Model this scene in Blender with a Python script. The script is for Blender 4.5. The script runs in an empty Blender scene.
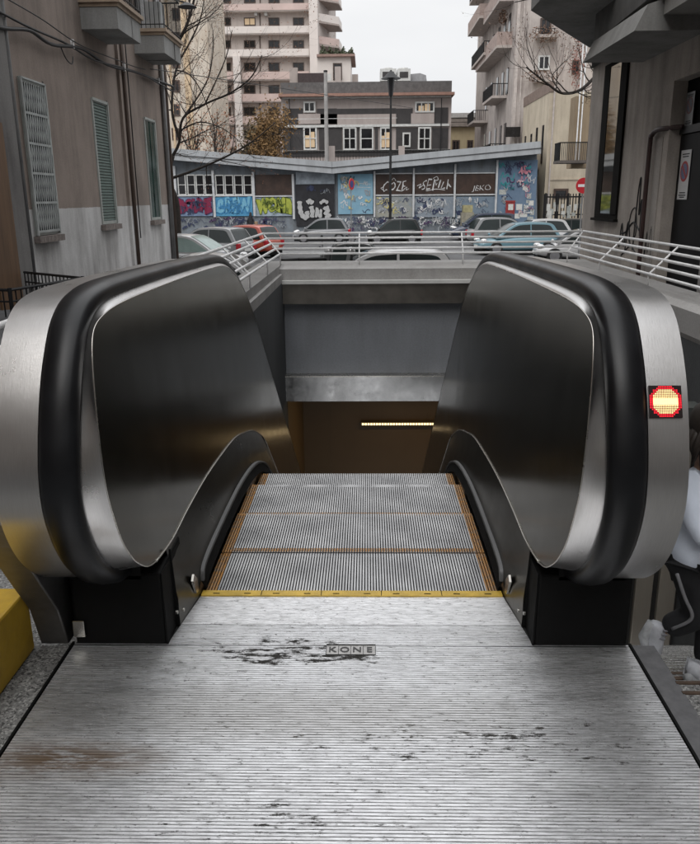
import bpy, bmesh, math, random
from mathutils import Vector, Matrix, noise
random.seed(7)
SC = bpy.context.scene
COL = SC.collection
PI = math.pi
R = math.radians
# ------------------------------------------------------------------ camera
F = 780.0; CX = 350.0; CY = 422.0
CAM = Vector((0.056, -2.36, 1.29))
ey = Vector((17, 225, -780)).normalized()
dn = Vector((24, -2743, -780.0)); dn = dn - ey * dn.dot(ey)
ez = (-dn).normalized()
ex = ey.cross(ez)
CM = Matrix((ex, ey, ez))
def P(px, py, Y):            # where a sight line meets the real plane y = Y
    r = CM @ Vector((px - CX, CY - py, -F))
    return CAM + r * ((Y - CAM.y) / r.y)
def PXp(px, py, X):
    r = CM @ Vector((px - CX, CY - py, -F))
    return CAM + r * ((X - CAM.x) / r.x)
cam = bpy.data.cameras.new('camera')
cam.sensor_fit = 'HORIZONTAL'; cam.sensor_width = 36; cam.lens = 36 * F / 700
cam.clip_start = 0.05; cam.clip_end = 2000
co = bpy.data.objects.new('camera', cam); COL.objects.link(co)
co.matrix_world = Matrix.Translation(CAM) @ CM.to_4x4()
SC.camera = co
# ------------------------------------------------------------------ materials
MATS = {}
def nt(name):
    m = bpy.data.materials.new(name); m.use_nodes = True
    t = m.node_tree
    return m, t, t.nodes['Principled BSDF'], t.nodes, t.links
def rgb(c): return (c[0], c[1], c[2], 1)
def mat(name, col, rough=.6, metal=0, var=.18, scale=3, bump=0, bscale=60, stretch=(1, 1, 1), col2=None, rvar=0, spec=.5, emit=None, es=0, alpha=None, trans=0, detail=6):
    if name in MATS: return MATS[name]
    m, t, b, n, l = nt(name)
    b.inputs['Roughness'].default_value = rough
    b.inputs['Metallic'].default_value = metal
    b.inputs['Specular IOR Level'].default_value = spec
    if trans: b.inputs['Transmission Weight'].default_value = trans
    tc = n.new('ShaderNodeTexCoord'); mp = n.new('ShaderNodeMapping'); mp.inputs['Scale'].default_value = stretch
    l.new(tc.outputs['Object'], mp.inputs['Vector'])
    if var > 0 or col2:
        nz = n.new('ShaderNodeTexNoise'); nz.inputs['Scale'].default_value = scale; nz.inputs['Detail'].default_value = detail; nz.inputs['Roughness'].default_value = .62
        l.new(mp.outputs[0], nz.inputs['Vector'])
        cr = n.new('ShaderNodeValToRGB')
        cr.color_ramp.elements[0].position = .32; cr.color_ramp.elements[1].position = .68
        c2 = col2 if col2 else tuple(min(1, c * (1 + var)) for c in col)
        c1 = col if col2 else tuple(c * (1 - var) for c in col)
        cr.color_ramp.elements[0].color = rgb(c1); cr.color_ramp.elements[1].color = rgb(c2)
        l.new(nz.outputs['Fac'], cr.inputs['Fac']); l.new(cr.outputs['Color'], b.inputs['Base Color'])
        if rvar:
            mr = n.new('ShaderNodeMapRange'); mr.inputs['From Min'].default_value = .3; mr.inputs['From Max'].default_value = .7
            mr.inputs['To Min'].default_value = rough - rvar; mr.inputs['To Max'].default_value = rough + rvar
            l.new(nz.outputs['Fac'], mr.inputs['Value']); l.new(mr.outputs[0], b.inputs['Roughness'])
    else:
        b.inputs['Base Color'].default_value = rgb(col)
    if bump:
        n2 = n.new('ShaderNodeTexNoise'); n2.inputs['Scale'].default_value = bscale; n2.inputs['Detail'].default_value = 5
        l.new(mp.outputs[0], n2.inputs['Vector'])
        bp = n.new('ShaderNodeBump'); bp.inputs['Strength'].default_value = bump; bp.inputs['Distance'].default_value = .01
        l.new(n2.outputs['Fac'], bp.inputs['Height']); l.new(bp.outputs[0], b.inputs['Normal'])
    if emit:
        b.inputs['Emission Color'].default_value = rgb(emit); b.inputs['Emission Strength'].default_value = es
    MATS[name] = m
    return m
def wall_mat(name, col, stain=(.08, .07, .06), amt=.55, low=None, lowz=0, mid=.5):
    """plaster: fine grain, run-down streaks (vertical), large blotches; an optional painted band below lowz"""
    m, t, b, n, l = nt(name)
    b.inputs['Roughness'].default_value = .88; b.inputs['Specular IOR Level'].default_value = .25
    tc = n.new('ShaderNodeTexCoord')
    def ns(scale, st, det=6):
        mp = n.new('ShaderNodeMapping'); mp.inputs['Scale'].default_value = st
        l.new(tc.outputs['Object'], mp.inputs['Vector'])
        z = n.new('ShaderNodeTexNoise'); z.inputs['Scale'].default_value = scale; z.inputs['Detail'].default_value = det; z.inputs['Roughness'].default_value = .65
        l.new(mp.outputs[0], z.inputs['Vector']); return z
    blot = ns(.7, (1, 1, .8)); streak = ns(2.2, (1, 1, .12)); grain = ns(30, (1, 1, 1), 3)
    mul = n.new('ShaderNodeMath'); mul.operation = 'MULTIPLY'; l.new(blot.outputs['Fac'], mul.inputs[0]); l.new(streak.outputs['Fac'], mul.inputs[1])
    mr = n.new('ShaderNodeMapRange'); mr.inputs['From Min'].default_value = .17; mr.inputs['From Max'].default_value = .36
    mr.inputs['To Min'].default_value = 0; mr.inputs['To Max'].default_value = amt
    l.new(mul.outputs[0], mr.inputs['Value'])
    base = n.new('ShaderNodeRGB'); base.outputs[0].default_value = rgb(col)
    src = base.outputs[0]
    if low:
        sx = n.new('ShaderNodeSeparateXYZ'); l.new(tc.outputs['Object'], sx.inputs[0])
        wob = ns(6, (1, 1, 1), 3)
        ad = n.new('ShaderNodeMath'); ad.operation = 'MULTIPLY_ADD'; ad.inputs[1].default_value = .03; l.new(wob.outputs['Fac'], ad.inputs[0]); l.new(sx.outputs['Z'], ad.inputs[2])
        lt = n.new('ShaderNodeMath'); lt.operation = 'LESS_THAN'; lt.inputs[1].default_value = lowz; l.new(ad.outputs[0], lt.inputs[0])
        mx = n.new('ShaderNodeMixRGB'); mx.inputs[2].default_value = rgb(low); l.new(base.outputs[0], mx.inputs[1]); l.new(lt.outputs[0], mx.inputs[0])
        src = mx.outputs[0]
    m2 = n.new('ShaderNodeMixRGB'); m2.inputs[2].default_value = rgb(stain); l.new(src, m2.inputs[1]); l.new(mr.outputs[0], m2.inputs[0])
    m3 = n.new('ShaderNodeMixRGB'); m3.blend_type = 'MULTIPLY'; m3.inputs[0].default_value = .35; l.new(m2.outputs[0], m3.inputs[1]); l.new(grain.outputs['Fac'], m3.inputs[2])
    l.new(m3.outputs[0], b.inputs['Base Color'])
    bp = n.new('ShaderNodeBump'); bp.inputs['Strength'].default_value = .25; bp.inputs['Distance'].default_value = .01
    l.new(grain.outputs['Fac'], bp.inputs['Height']); l.new(bp.outputs[0], b.inputs['Normal'])
    return m
def steel_mat(name, col, rough, st=(1, 1, 1), streak=.12, aniso=.0, smudge=.1, stn=30):
    m, t, b, n, l = nt(name)
    b.inputs['Metallic'].default_value = 1
    tc = n.new('ShaderNodeTexCoord'); mp = n.new('ShaderNodeMapping'); mp.inputs['Scale'].default_value = st
    l.new(tc.outputs['Object'], mp.inputs['Vector'])
    z = n.new('ShaderNodeTexNoise'); z.inputs['Scale'].default_value = stn; z.inputs['Detail'].default_value = 4; l.new(mp.outputs[0], z.inputs['Vector'])
    z2 = n.new('ShaderNodeTexNoise'); z2.inputs['Scale'].default_value = 4; z2.inputs['Detail'].default_value = 7; z2.inputs['Roughness'].default_value = .7; l.new(tc.outputs['Object'], z2.inputs['Vector'])
    cr = n.new('ShaderNodeValToRGB'); cr.color_ramp.elements[0].position = .25; cr.color_ramp.elements[1].position = .75
    cr.color_ramp.elements[0].color = rgb([c * (1 - streak) for c in col]); cr.color_ramp.elements[1].color = rgb([min(1, c * (1 + streak)) for c in col])
    l.new(z.outputs['Fac'], cr.inputs['Fac']); l.new(cr.outputs[0], b.inputs['Base Color'])
    mr = n.new('ShaderNodeMapRange'); mr.inputs['From Min'].default_value = .3; mr.inputs['From Max'].default_value = .7
    mr.inputs['To Min'].default_value = max(.03, rough - smudge); mr.inputs['To Max'].default_value = rough + smudge
    l.new(z2.outputs['Fac'], mr.inputs['Value']); l.new(mr.outputs[0], b.inputs['Roughness'])
    bp = n.new('ShaderNodeBump'); bp.inputs['Strength'].default_value = .08; bp.inputs['Distance'].default_value = .002
    l.new(z.outputs['Fac'], bp.inputs['Height']); l.new(bp.outputs[0], b.inputs['Normal'])
    if aniso: b.inputs['Anisotropic'].default_value = aniso
    return m
# ------------------------------------------------------------------ mesh helpers
def wmat(o):
    M = Matrix.Translation(o.location) @ o.rotation_euler.to_matrix().to_4x4()
    return wmat(o.parent) @ M if o.parent else M
class MB:
    def __init__(s): s.v = []; s.f = []
    def add(s, vs, fs):
        k = len(s.v); s.v += [Vector(v) for v in vs]; s.f += [[i + k for i in f] for f in fs]; return s
    def box(s, x0, x1, y0, y1, z0, z1):
        return s.add([(x0, y0, z0), (x1, y0, z0), (x1, y1, z0), (x0, y1, z0), (x0, y0, z1), (x1, y0, z1), (x1, y1, z1), (x0, y1, z1)],
                     [(0, 3, 2, 1), (4, 5, 6, 7), (0, 1, 5, 4), (1, 2, 6, 5), (2, 3, 7, 6), (3, 0, 4, 7)])
    def quad(s, a, b, c, d): return s.add([a, b, c, d], [(0, 1, 2, 3)])
    def poly(s, pts): return s.add(pts, [tuple(range(len(pts)))])
    def prism(s, pts, d):           # polygon extruded along vector d
        n = len(pts); d = Vector(d); pts = [Vector(p) for p in pts]
        return s.add(pts + [p + d for p in pts], [tuple(range(n))[::-1], tuple(range(n, 2 * n))] + [(i, (i + 1) % n, n + (i + 1) % n, n + i) for i in range(n)])
    def tube(s, pts, r, n=6, caps=True):
        pts = [Vector(p) for p in pts]; rs = r if isinstance(r, (list, tuple)) else [r] * len(pts)
        k = len(s.v); prev = None
        for i, p in enumerate(pts):
            t = (pts[min(i + 1, len(pts) - 1)] - pts[max(i - 1, 0)])
            if t.length < 1e-9: t = Vector((0, 0, 1))
            t.normalize()
            if prev is None:
                a = Vector((0, 0, 1)) if abs(t.z) < .9 else Vector((1, 0, 0)); u = t.cross(a).normalized()
            else:
                u = (prev - t * prev.dot(t)); u = u.normalized() if u.length > 1e-6 else t.orthogonal().normalized()
            prev = u; w = t.cross(u)
            for j in range(n):
                an = 2 * PI * j / n
                s.v.append(p + (u * math.cos(an) + w * math.sin(an)) * rs[i])
        for i in range(len(pts) - 1):
            for j in range(n):
                s.f.append([k + i * n + j, k + i * n + (j + 1) % n, k + (i + 1) * n + (j + 1) % n, k + (i + 1) * n + j])
        if caps: s.f.append([k + j for j in range(n)][::-1]); s.f.append([k + (len(pts) - 1) * n + j for j in range(n)])
        return s
    def loft(s, rings, closed=True, caps=True):
        k = len(s.v); n = len(rings[0])
        for r in rings: s.v += [Vector(p) for p in r]
        for i in range(len(rings) - 1):
            for j in range(n if closed else n - 1):
                s.f.append([k + i * n + j, k + i * n + (j + 1) % n, k + (i + 1) * n + (j + 1) % n, k + (i + 1) * n + j])
        if caps and closed: s.f.append([k + j for j in range(n)][::-1]); s.f.append([k + (len(rings) - 1) * n + j for j in range(n)])
        return s
    def cyl(s, c, ax, r, h, n=20, r2=None):
        c = Vector(c); ax = Vector(ax).normalized(); return s.tube([c, c + ax * h], [r, r if r2 is None else r2], n)
    def ball(s, c, r, sc=(1, 1, 1), n=10, m=8):
        rings = []
        for i in range(1, m):
            a = PI * i / m
            rings.append([(c[0] + r * sc[0] * math.sin(a) * math.cos(2 * PI * j / n), c[1] + r * sc[1] * math.sin(a) * math.sin(2 * PI * j / n), c[2] - r * sc[2] * math.cos(a)) for j in range(n)])
        return s.loft(rings)
    def build(s, name, m, parent=None, origin=None, smooth=False, local=False, bevel=0, kind=None, auto=None):
        me = bpy.data.meshes.new(name)
        if parent is not None and not local: inv = wmat(parent).inverted(); vs = [inv @ v for v in s.v]
        elif origin is not None: o0 = Vector(origin); vs = [v - o0 for v in s.v]
        else: vs = s.v
        me.from_pydata([tuple(v) for v in vs], [], s.f); me.update()
        bm = bmesh.new(); bm.from_mesh(me); bmesh.ops.recalc_face_normals(bm, faces=bm.faces[:]); bm.to_mesh(me); bm.free()
        if smooth:
            for p in me.polygons: p.use_smooth = True
            if auto is not None:
                me.set_sharp_from_angle(angle=R(auto))
        me.materials.append(m)
        o = bpy.data.objects.new(name, me); COL.objects.link(o)
        if parent is not None: o.parent = parent
        elif origin is not None: o.location = origin
        if bevel:
            b = o.modifiers.new('bevel', 'BEVEL'); b.width = bevel; b.segments = 2; b.limit_method = 'ANGLE'; b.angle_limit = R(35)
        if kind: o['kind'] = kind
        return o
def tag(o, label, cat, group=None):
    o['label'] = label; o['category'] = cat
    if group: o['group'] = group
    return o
def thing(name, loc, label, cat, group=None, rz=0):
    o = bpy.data.objects.new(name, None); COL.objects.link(o); o.location = loc; o.rotation_euler = (0, 0, rz); o.empty_display_size = .2
    return tag(o, label, cat, group)
def copy_tree(o, parent=None):
    c = o.copy(); COL.objects.link(c)
    if parent: c.parent = parent
    for ch in list(o.children):
        if ch is not c: copy_tree(ch, c)
    return c
def cr_spline(pts, k=6):
    out = []
    n = len(pts)
    for i in range(n - 1):
        p0 = pts[max(i - 1, 0)]; p1 = pts[i]; p2 = pts[i + 1]; p3 = pts[min(i + 2, n - 1)]
        for j in range(k):
            t = j / k
            out.append(tuple(.5 * ((2 * b) + (-a + c) * t + (2 * a - 5 * b + 4 * c - d) * t * t + (-a + 3 * b - 3 * c + d) * t ** 3) for a, b, c, d in zip(p0, p1, p2, p3)))
    out.append(tuple(pts[-1])); return out
def text_mesh(txt, size, bold=0.0, ext=.002):
    cu = bpy.data.curves.new('t', 'FONT'); cu.body = txt; cu.size = size; cu.offset = bold; cu.extrude = ext; cu.align_x = 'CENTER'; cu.align_y = 'CENTER'; cu.resolution_u = 3
    ob = bpy.data.objects.new('t', cu); COL.objects.link(ob)
    bpy.context.view_layer.update()
    me = bpy.data.meshes.new_from_object(ob.evaluated_get(bpy.context.evaluated_depsgraph_get()))
    bpy.data.objects.remove(ob)
    mb = MB(); mb.v = [v.co.copy() for v in me.vertices]; mb.f = [list(p.vertices) for p in me.polygons]
    return mb
def place(mb, M):
    mb.v = [M @ v for v in mb.v]; return mb
# ------------------------------------------------------------------ world and light
w = bpy.data.worlds.new('World'); SC.world = w; w.use_nodes = True
wn = w.node_tree.nodes; wl = w.node_tree.links; bg = wn['Background']
sky = wn.new('ShaderNodeTexSky'); sky.sky_type = 'NISHITA'; sky.sun_disc = False; sky.sun_elevation = R(48); sky.sun_rotation = R(200); sky.dust_density = 4; sky.air_density = 1
hs = wn.new('ShaderNodeHueSaturation'); hs.inputs['Saturation'].default_value = .12; wl.new(sky.outputs[0], hs.inputs['Color'])
tcw = wn.new('ShaderNodeTexCoord'); mpw = wn.new('ShaderNodeMapping'); mpw.inputs['Scale'].default_value = (1, 1, 3); wl.new(tcw.outputs['Generated'], mpw.inputs['Vector'])
cz = wn.new('ShaderNodeTexNoise'); cz.inputs['Scale'].default_value = 2.2; cz.inputs['Detail'].default_value = 5; wl.new(mpw.outputs[0], cz.inputs['Vector'])
crw = wn.new('ShaderNodeValToRGB'); crw.color_ramp.elements[0].position = .3; crw.color_ramp.elements[1].position = .7
crw.color_ramp.elements[0].color = (8.1, 8.25, 8.5, 1); crw.color_ramp.elements[1].color = (9.6, 9.65, 9.75, 1)
wl.new(cz.outputs['Fac'], crw.inputs['Fac'])
mxw = wn.new('ShaderNodeMixRGB'); mxw.inputs[0].default_value = .8; wl.new(hs.outputs[0], mxw.inputs[1]); wl.new(crw.outputs[0], mxw.inputs[2])
sxw = wn.new('ShaderNodeSeparateXYZ'); wl.new(tcw.outputs['Generated'], sxw.inputs[0])
mrw = wn.new('ShaderNodeMapRange'); mrw.inputs['From Min'].default_value = .3; mrw.inputs['From Max'].default_value = 1; mrw.inputs['To Min'].default_value = .93; mrw.inputs['To Max'].default_value = 2.3; wl.new(sxw.outputs['Z'], mrw.inputs['Value'])
mulw = wn.new('ShaderNodeVectorMath'); mulw.operation = 'SCALE'; wl.new(mxw.outputs[0], mulw.inputs[0]); wl.new(mrw.outputs[0], mulw.inputs['Scale'])
wl.new(mulw.outputs[0], bg.inputs['Color']); bg.inputs['Strength'].default_value = .09
sd = bpy.data.lights.new('sun', 'SUN'); sd.energy = .5; sd.angle = R(35); sd.color = (1, .97, .93)
so = bpy.data.objects.new('sun', sd); COL.objects.link(so); so.rotation_euler = (R(42), 0, R(-20)); so.location = (0, 0, 30)
SC.view_settings.view_transform = 'Standard'; SC.view_settings.look = 'None'; SC.view_settings.exposure = .42; SC.view_settings.gamma = 1
SC.view_settings.use_curve_mapping = False
SC.cycles.max_bounces = 8
# ------------------------------------------------------------------ shared materials
STEEL = steel_mat('brushed_steel', (.62, .61, .6), .3, (30, 1, 1), .06, smudge=.05)
STEELD = steel_mat('dark_steel_panel', (.24, .232, .205), .2, (1, 1, .2), .08, smudge=.03, stn=8)
SKIRT = steel_mat('skirt_steel', (.15, .142, .125), .3, (1, .2, 1), .1, smudge=.05)
TRIM = steel_mat('bright_trim', (.6, .58, .54), .25, (1, 1, 1), .05)
BLACK = mat('black_plastic', (.006, .006, .006), .7, var=.2, bump=.1, spec=.15)
WHITEP = mat('white_rail_paint', (.8, .8, .8), .4, var=.12, scale=8)
BLKMETAL = mat('black_iron', (.015, .015, .016), .5, metal=.3, var=.3)
def rubber_mat():
    m, t, b, n, l = nt('handrail_rubber')
    b.inputs['Roughness'].default_value = .34; b.inputs['Specular IOR Level'].default_value = .38
    tc = n.new('ShaderNodeTexCoord')
    v = n.new('ShaderNodeTexNoise'); v.inputs['Scale'].default_value = 220; v.inputs['Detail'].default_value = 2; l.new(tc.outputs['Object'], v.inputs['Vector'])
    z = n.new('ShaderNodeTexNoise'); z.inputs['Scale'].default_value = 7; z.inputs['Detail'].default_value = 8; l.new(tc.outputs['Object'], z.inputs['Vector'])
    cr = n.new('ShaderNodeValToRGB'); cr.color_ramp.elements[0].position = .38; cr.color_ramp.elements[1].position = .72
    cr.color_ramp.elements[0].color = (.004, .004, .005, 1); cr.color_ramp.elements[1].color = (.011, .012, .014, 1); l.new(z.outputs['Fac'], cr.inputs['Fac'])
    sp = n.new('ShaderNodeMath'); sp.operation = 'GREATER_THAN'; sp.inputs[1].default_value = .72; l.new(v.outputs['Fac'], sp.inputs[0])
    mx = n.new('ShaderNodeMixRGB'); mx.inputs[2].default_value = (.004, .004, .004, 1); l.new(cr.outputs[0], mx.inputs[1]); l.new(sp.outputs[0], mx.inputs[0])
    l.new(mx.outputs[0], b.inputs['Base Color'])
    bp = n.new('ShaderNodeBump'); bp.inputs['Strength'].default_value = .1; bp.inputs['Distance'].default_value = .001; l.new(v.outputs['Fac'], bp.inputs['Height']); l.new(bp.outputs[0], b.inputs['Normal'])
    mr = n.new('ShaderNodeMapRange'); mr.inputs['To Min'].default_value = .22; mr.inputs['To Max'].default_value = .5; l.new(z.outputs['Fac'], mr.inputs['Value']); l.new(mr.outputs[0], b.inputs['Roughness'])
    return m
RUBBER = rubber_mat()
def granite(name, base=(.22, .22, .215), dark=(.04, .04, .04), light=(.5, .5, .48), sc=190):
    m, t, b, n, l = nt(name)
    b.inputs['Roughness'].default_value = .7
    tc = n.new('ShaderNodeTexCoord')
    v = n.new('ShaderNodeTexVoronoi'); v.inputs['Scale'].default_value = sc; l.new(tc.outputs['Object'], v.inputs['Vector'])
    sx = n.new('ShaderNodeSeparateXYZ'); l.new(v.outputs['Color'], sx.inputs[0])
    cr = n.new('ShaderNodeValToRGB'); e = cr.color_ramp.elements
    e[0].position = 0; e[0].color = rgb(dark); e[1].position = 1; e[1].color = rgb(light)
    x = cr.color_ramp.elements.new(.35); x.color = rgb(base); x = cr.color_ramp.elements.new(.7); x.color = rgb([c * 1.2 for c in base])
    l.new(sx.outputs['X'], cr.inputs['Fac'])
    z = n.new('ShaderNodeTexNoise'); z.inputs['Scale'].default_value = 3; z.inputs['Detail'].default_value = 6; l.new(tc.outputs['Object'], z.inputs['Vector'])
    mx = n.new('ShaderNodeMixRGB'); mx.blend_type = 'MULTIPLY'; mx.inputs[0].default_value = .6; l.new(cr.outputs[0], mx.inputs[1]); l.new(z.outputs['Fac'], mx.inputs[2])
    l.new(mx.outputs[0], b.inputs['Base Color'])
    return m
GRANITE = granite('speckled_granite')
CONC = wall_mat('painted_concrete', (.42, .42, .42), (.15, .14, .13), .4)
# ------------------------------------------------------------------ ground
ASPH = mat('asphalt', (.07, .07, .072), .9, var=.35, scale=1.3, bump=.3, bscale=90)
gm = MB()
PX0, PX1, PY0, PY1 = -2.1, 4.45, -3.2, 14.0
xs = [-500, -60, -20, PX0, PX1, 20, 60, 500]; ys = [-500, -40, PY0, 5, 9, PY1, 22, 60, 1500]
def gz(y): return 0 if y <= 5 else (-1.4 if y >= 22 else -1.4 * (y - 5) / 17)
for i in range(len(xs) - 1):
    for j in range(len(ys) - 1):
        if xs[i] >= PX0 and xs[i + 1] <= PX1 and ys[j] >= PY0 and ys[j + 1] <= PY1: continue
        gm.quad((xs[i], ys[j], gz(ys[j])), (xs[i + 1], ys[j], gz(ys[j])), (xs[i + 1], ys[j + 1], gz(ys[j + 1])), (xs[i], ys[j + 1], gz(ys[j + 1])))
gm.build('ground', ASPH, kind='structure')
# road markings in the car park behind the well
mk = MB()
for x in (-9, -6.4, -3.8, -1.2, 1.4, 4.0, 6.6): mk.box(x, x + .12, 27.5, 32, -1.4, -1.396)
mk.box(-12, 9, 22.6, 22.75, -1.4, -1.396); mk.box(-12, 9, 38.8, 38.95, -1.4, -1.396)
mk.build('road_marking', mat('road_paint', (.6, .6, .58), .8, var=.3, scale=9), kind='structure')
# granite landing around the escalator plate
pv = MB()
EPX = .875
pv.box(PX0, -EPX, PY0, -.31, -.1, 0); pv.box(EPX, PX1, PY0, -.47, -.1, 0); pv.box(-EPX, EPX, PY0, -2.2, -.1, 0)
pv.box(PX0, -1.6, -.31, 0.6, -.1, 0)
pv.build('pavement', GRANITE, kind='structure')
# ------------------------------------------------------------------ the metro well (walls, parapet, stairs, tunnel)
DKW = wall_mat('well_wall_paint', (.11, .115, .12), (.05, .05, .05), .3)
well = thing('stairwell', (1.2, 6, -3), 'grey walled underground entrance well around the escalator with steel lintel over a dark tunnel', 'stairwell')
MB().box(-1.75, -1.6, -.31, 13.3, -9, -.30).build('side_wall', DKW, well)
MB().box(3.92, 4.1, -.47, 13.3, -9, -.34).build('side_wall', DKW, well)
BLUEW = wall_mat('blue_grey_panel', (.28, .295, .32), (.1, .1, .1), .25)
MB().box(-1.6, 3.92, 13.2, 13.4, -2.16, -.74).build('end_wall', BLUEW, well)
BEAM = steel_mat('taupe_beam', (.2, .185, .165), .42, (1, 1, 1), .25, stn=3)
MB().box(-1.6, 3.92, 12.98, 13.3, -.72, -.33).build('beam', BEAM, well)
LED_ = mat('pale_ledge', (.62, .62, .6), .5, var=.1)
MB().box(-1.75, 3.95, 12.9, 13.35, -.325, -.26).build('ledge', LED_, well)
MB().box(-1.6, 3.92, 13.0, 13.3, -2.70, -2.17).build('lintel', steel_mat('lintel_steel', (.5, .5, .5), .2, (1, 1, 1), .1, stn=6), well)
MB().box(-1.6, 3.92, 12.96, 13.2, -2.19, -2.162).build('lintel_trim', TRIM, well)
BRN = mat('brown_tunnel_panel', (.16, .105, .05), .5, var=.06, scale=1)
tb = MB(); tb.box(-1.6, 3.92, 17.0, 17.2, -12, -2.3)
for x in (-.9, .35, 1.6, 2.85): tb.box(x, x + .012, 16.99, 17.0, -12, -2.7)
tb.build('tunnel_wall', BRN, well)
MB().box(-1.6, 3.92, 13.3, 17.0, -2.66, -2.5).build('tunnel_ceiling', mat('tunnel_ceiling', (.06, .05, .04), .6), well)
MB().box(-1.75, 4.0, 13.4, 17.2, -12, -2.66 + .0).box(-1.6, 3.92, 13.39, 17.21, -12, -2.67) if False else None
MB().box(-1.75, -1.6, 13.3, 17.2, -12, -2.5).build('tunnel_side_wall', BRN, well)
MB().box(3.92, 4.1, 13.3, 17.2, -12, -2.5).build('tunnel_side_wall', BRN, well)
MB().box(-1.75, 4.1, -1.5, 17.2, -12.2, -12).build('well_floor', DKW, well)
# lamp strip inside the tunnel
p0 = P(362, 423.5, 16.9); p1 = P(440, 423.5, 16.9)
lt = thing('strip_light', ((p0.x + p1.x) / 2 + .5, 16.9, p0.z), 'long warm perforated light strip glowing on the brown tunnel wall', 'light')
MB().box(p0.x - .03, p1.x + 1.2, 16.86, 16.98, p0.z - .05, p0.z + .045).build('housing', mat('lamp_housing', (.1, .08, .05), .5), lt)
em = MB()
k = 0; x = p0.x
while x < p1.x + 1.15:
    em.box(x, x + .052, 16.84, 16.858, p0.z - .028, p0.z + .02); x += .072
em.build('diffuser', mat('warm_lamp', (1, .8, .5), .5, var=0, emit=(1, .74, .4), es=1.6), lt)
al = bpy.data.lights.new('tunnel_fill', 'AREA'); al.shape = 'RECTANGLE'; al.size = 3; al.size_y = .1; al.energy = 24; al.color = (1, .7, .36)  # added fill hidden under the tunnel ceiling, helps the strip light the brown wall
ao = bpy.data.objects.new('tunnel_fill', al); COL.objects.link(ao); ao.location = (1.6, 15.2, -2.72); ao.rotation_euler = (R(-25), 0, 0)
# parapets
PAR = wall_mat('parapet_paint', (.47, .46, .45), (.2, .19, .17), .35)
par = thing('parapet', (1.2, 13.6, 0), 'low pale painted concrete parapet around the escalator well under the white rails', 'parapet')
def rim(mb, p): return mb.build('coping', PAR, par)
rim(MB().prism([(-2.12, .6, .03), (-1.66, .6, .01), (-1.66, .6, -.14), (-1.6, .6, -.14), (-1.6, .6, -.295), (-2.12, .6, -2)], (0, 13.0, 0)), 0)
rim(MB().prism([(4.46, -.5, .03), (3.98, -.5, .02), (3.9, -.5, -.05), (3.9, -.5, -.335), (4.46, -.5, -2)], (0, 14.1, 0)), 0)
rim(MB().prism([(-2.1, 14.05, .03), (-2.1, 13.6, .02), (-2.1, 13.3, -.02), (-2.1, 13.05, -.05), (-2.1, 13.05, -.255), (-2.1, 14.05, -2)], (6.6, 0, 0)), 0)
MB().box(-1.66, -1.605, .6, 12.9, -.33, -.297).build('ledge_strip', LED_, par)
# railings
def railing(name, lab, pts_fn, y0, y1, posts, loc):
    t = thing(name, loc, lab, 'railing', 'white tubular railings around the well')
    for k in range(5):
        MB().tube([pts_fn(u, k) for u in (y0, y1)], .021, 10).build('rail', WHITEP, t, smooth=True)
    for u in posts:
        a = pts_fn(u, 0); b = pts_fn(u, 4)
        foot = Vector((a[0], a[1], .005))
        MB().tube([foot, a, b], .014, 8).build('post', WHITEP, t, smooth=True)
    return t
def RL(u, k): o = .095 * k; return Vector((-1.67 - o, u, .22 + .095 * k))
def RR(u, k): o = .095 * k; return Vector((4.0 + o, u, .22 + .095 * k))
def RF(u, k): o = .095 * k; return Vector((u, 13.4 + o * 1.0, .22 + .095 * k))
railing('railing', 'white tubular railing leaning outwards along the left edge of the well', lambda u, k: RL(u, k) if u < 13 else Vector((RL(u, k).x, 13.4 + .095 * k, RL(u, k).z)), .7, 13.4, [1.2, 3.4, 5.4, 7.3, 9.2, 11.3, 13.4], (-1.67, 7, 0))
railing('railing', 'white tubular railing leaning outwards along the right edge of the well beside the graffiti wall', lambda u, k: RR(u, k) if u < 13 else Vector((RR(u, k).x, 13.4 + .095 * k, RR(u, k).z)), -.4, 13.4, [1, 2.8, 4.6, 6.6, 8.8, 11.2, 13.4], (4.0, 6, 0))
railing('railing', 'white tubular railing across the far end of the well in front of the parked cars', lambda u, k: Vector((u + (-1 if u < 0 else 1) * .095 * k if abs(u) > 1.6 and (u < -1.6 or u > 3.9) else u, 13.4 + .095 * k, .22 + .095 * k)), -1.67, 4.0, [-.1, 1.95], (1.2, 13.4, 0))
# stairs beside the escalator
st = thing('staircase', (2.4, -.47, 0), 'granite staircase going down beside the escalator with brown nosing strips', 'staircase')
sm = MB(); NS = 24
for k in range(1, NS):
    y = -.47 + .28 * (k - 1); z = -.17 * k
    MB().box(.9, 3.92, y, y + .28, z - .25, z).build('tread', GRANITE, st)
    MB().box(.9, 3.92, y + .25, y + .265, z, z + .004).build('nosing', mat('nosing_brown', (.07, .045, .03), .8, var=.4, scale=20), st) if k < 3 else MB().box(.9, 3.92, y + .255, y + .265, z, z + .004).build('nosing', TRIM, st)
MB().box(.9, 3.92, -.535, -.523, .0, .004).build('nosing', MATS['nosing_brown'], st)
MB().box(.9, 3.92, -.49, -.478, .0, .004).build('nosing', MATS['nosing_brown'], st)
MB().prism([(.875, -.47, -.004), (.875, 9, -5.8), (.875, 9, -7.5), (.875, -.47, -2)], (.024, 0, 0)).build('stringer', mat('stringer', (.07, .07, .07), .6), st)
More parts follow.
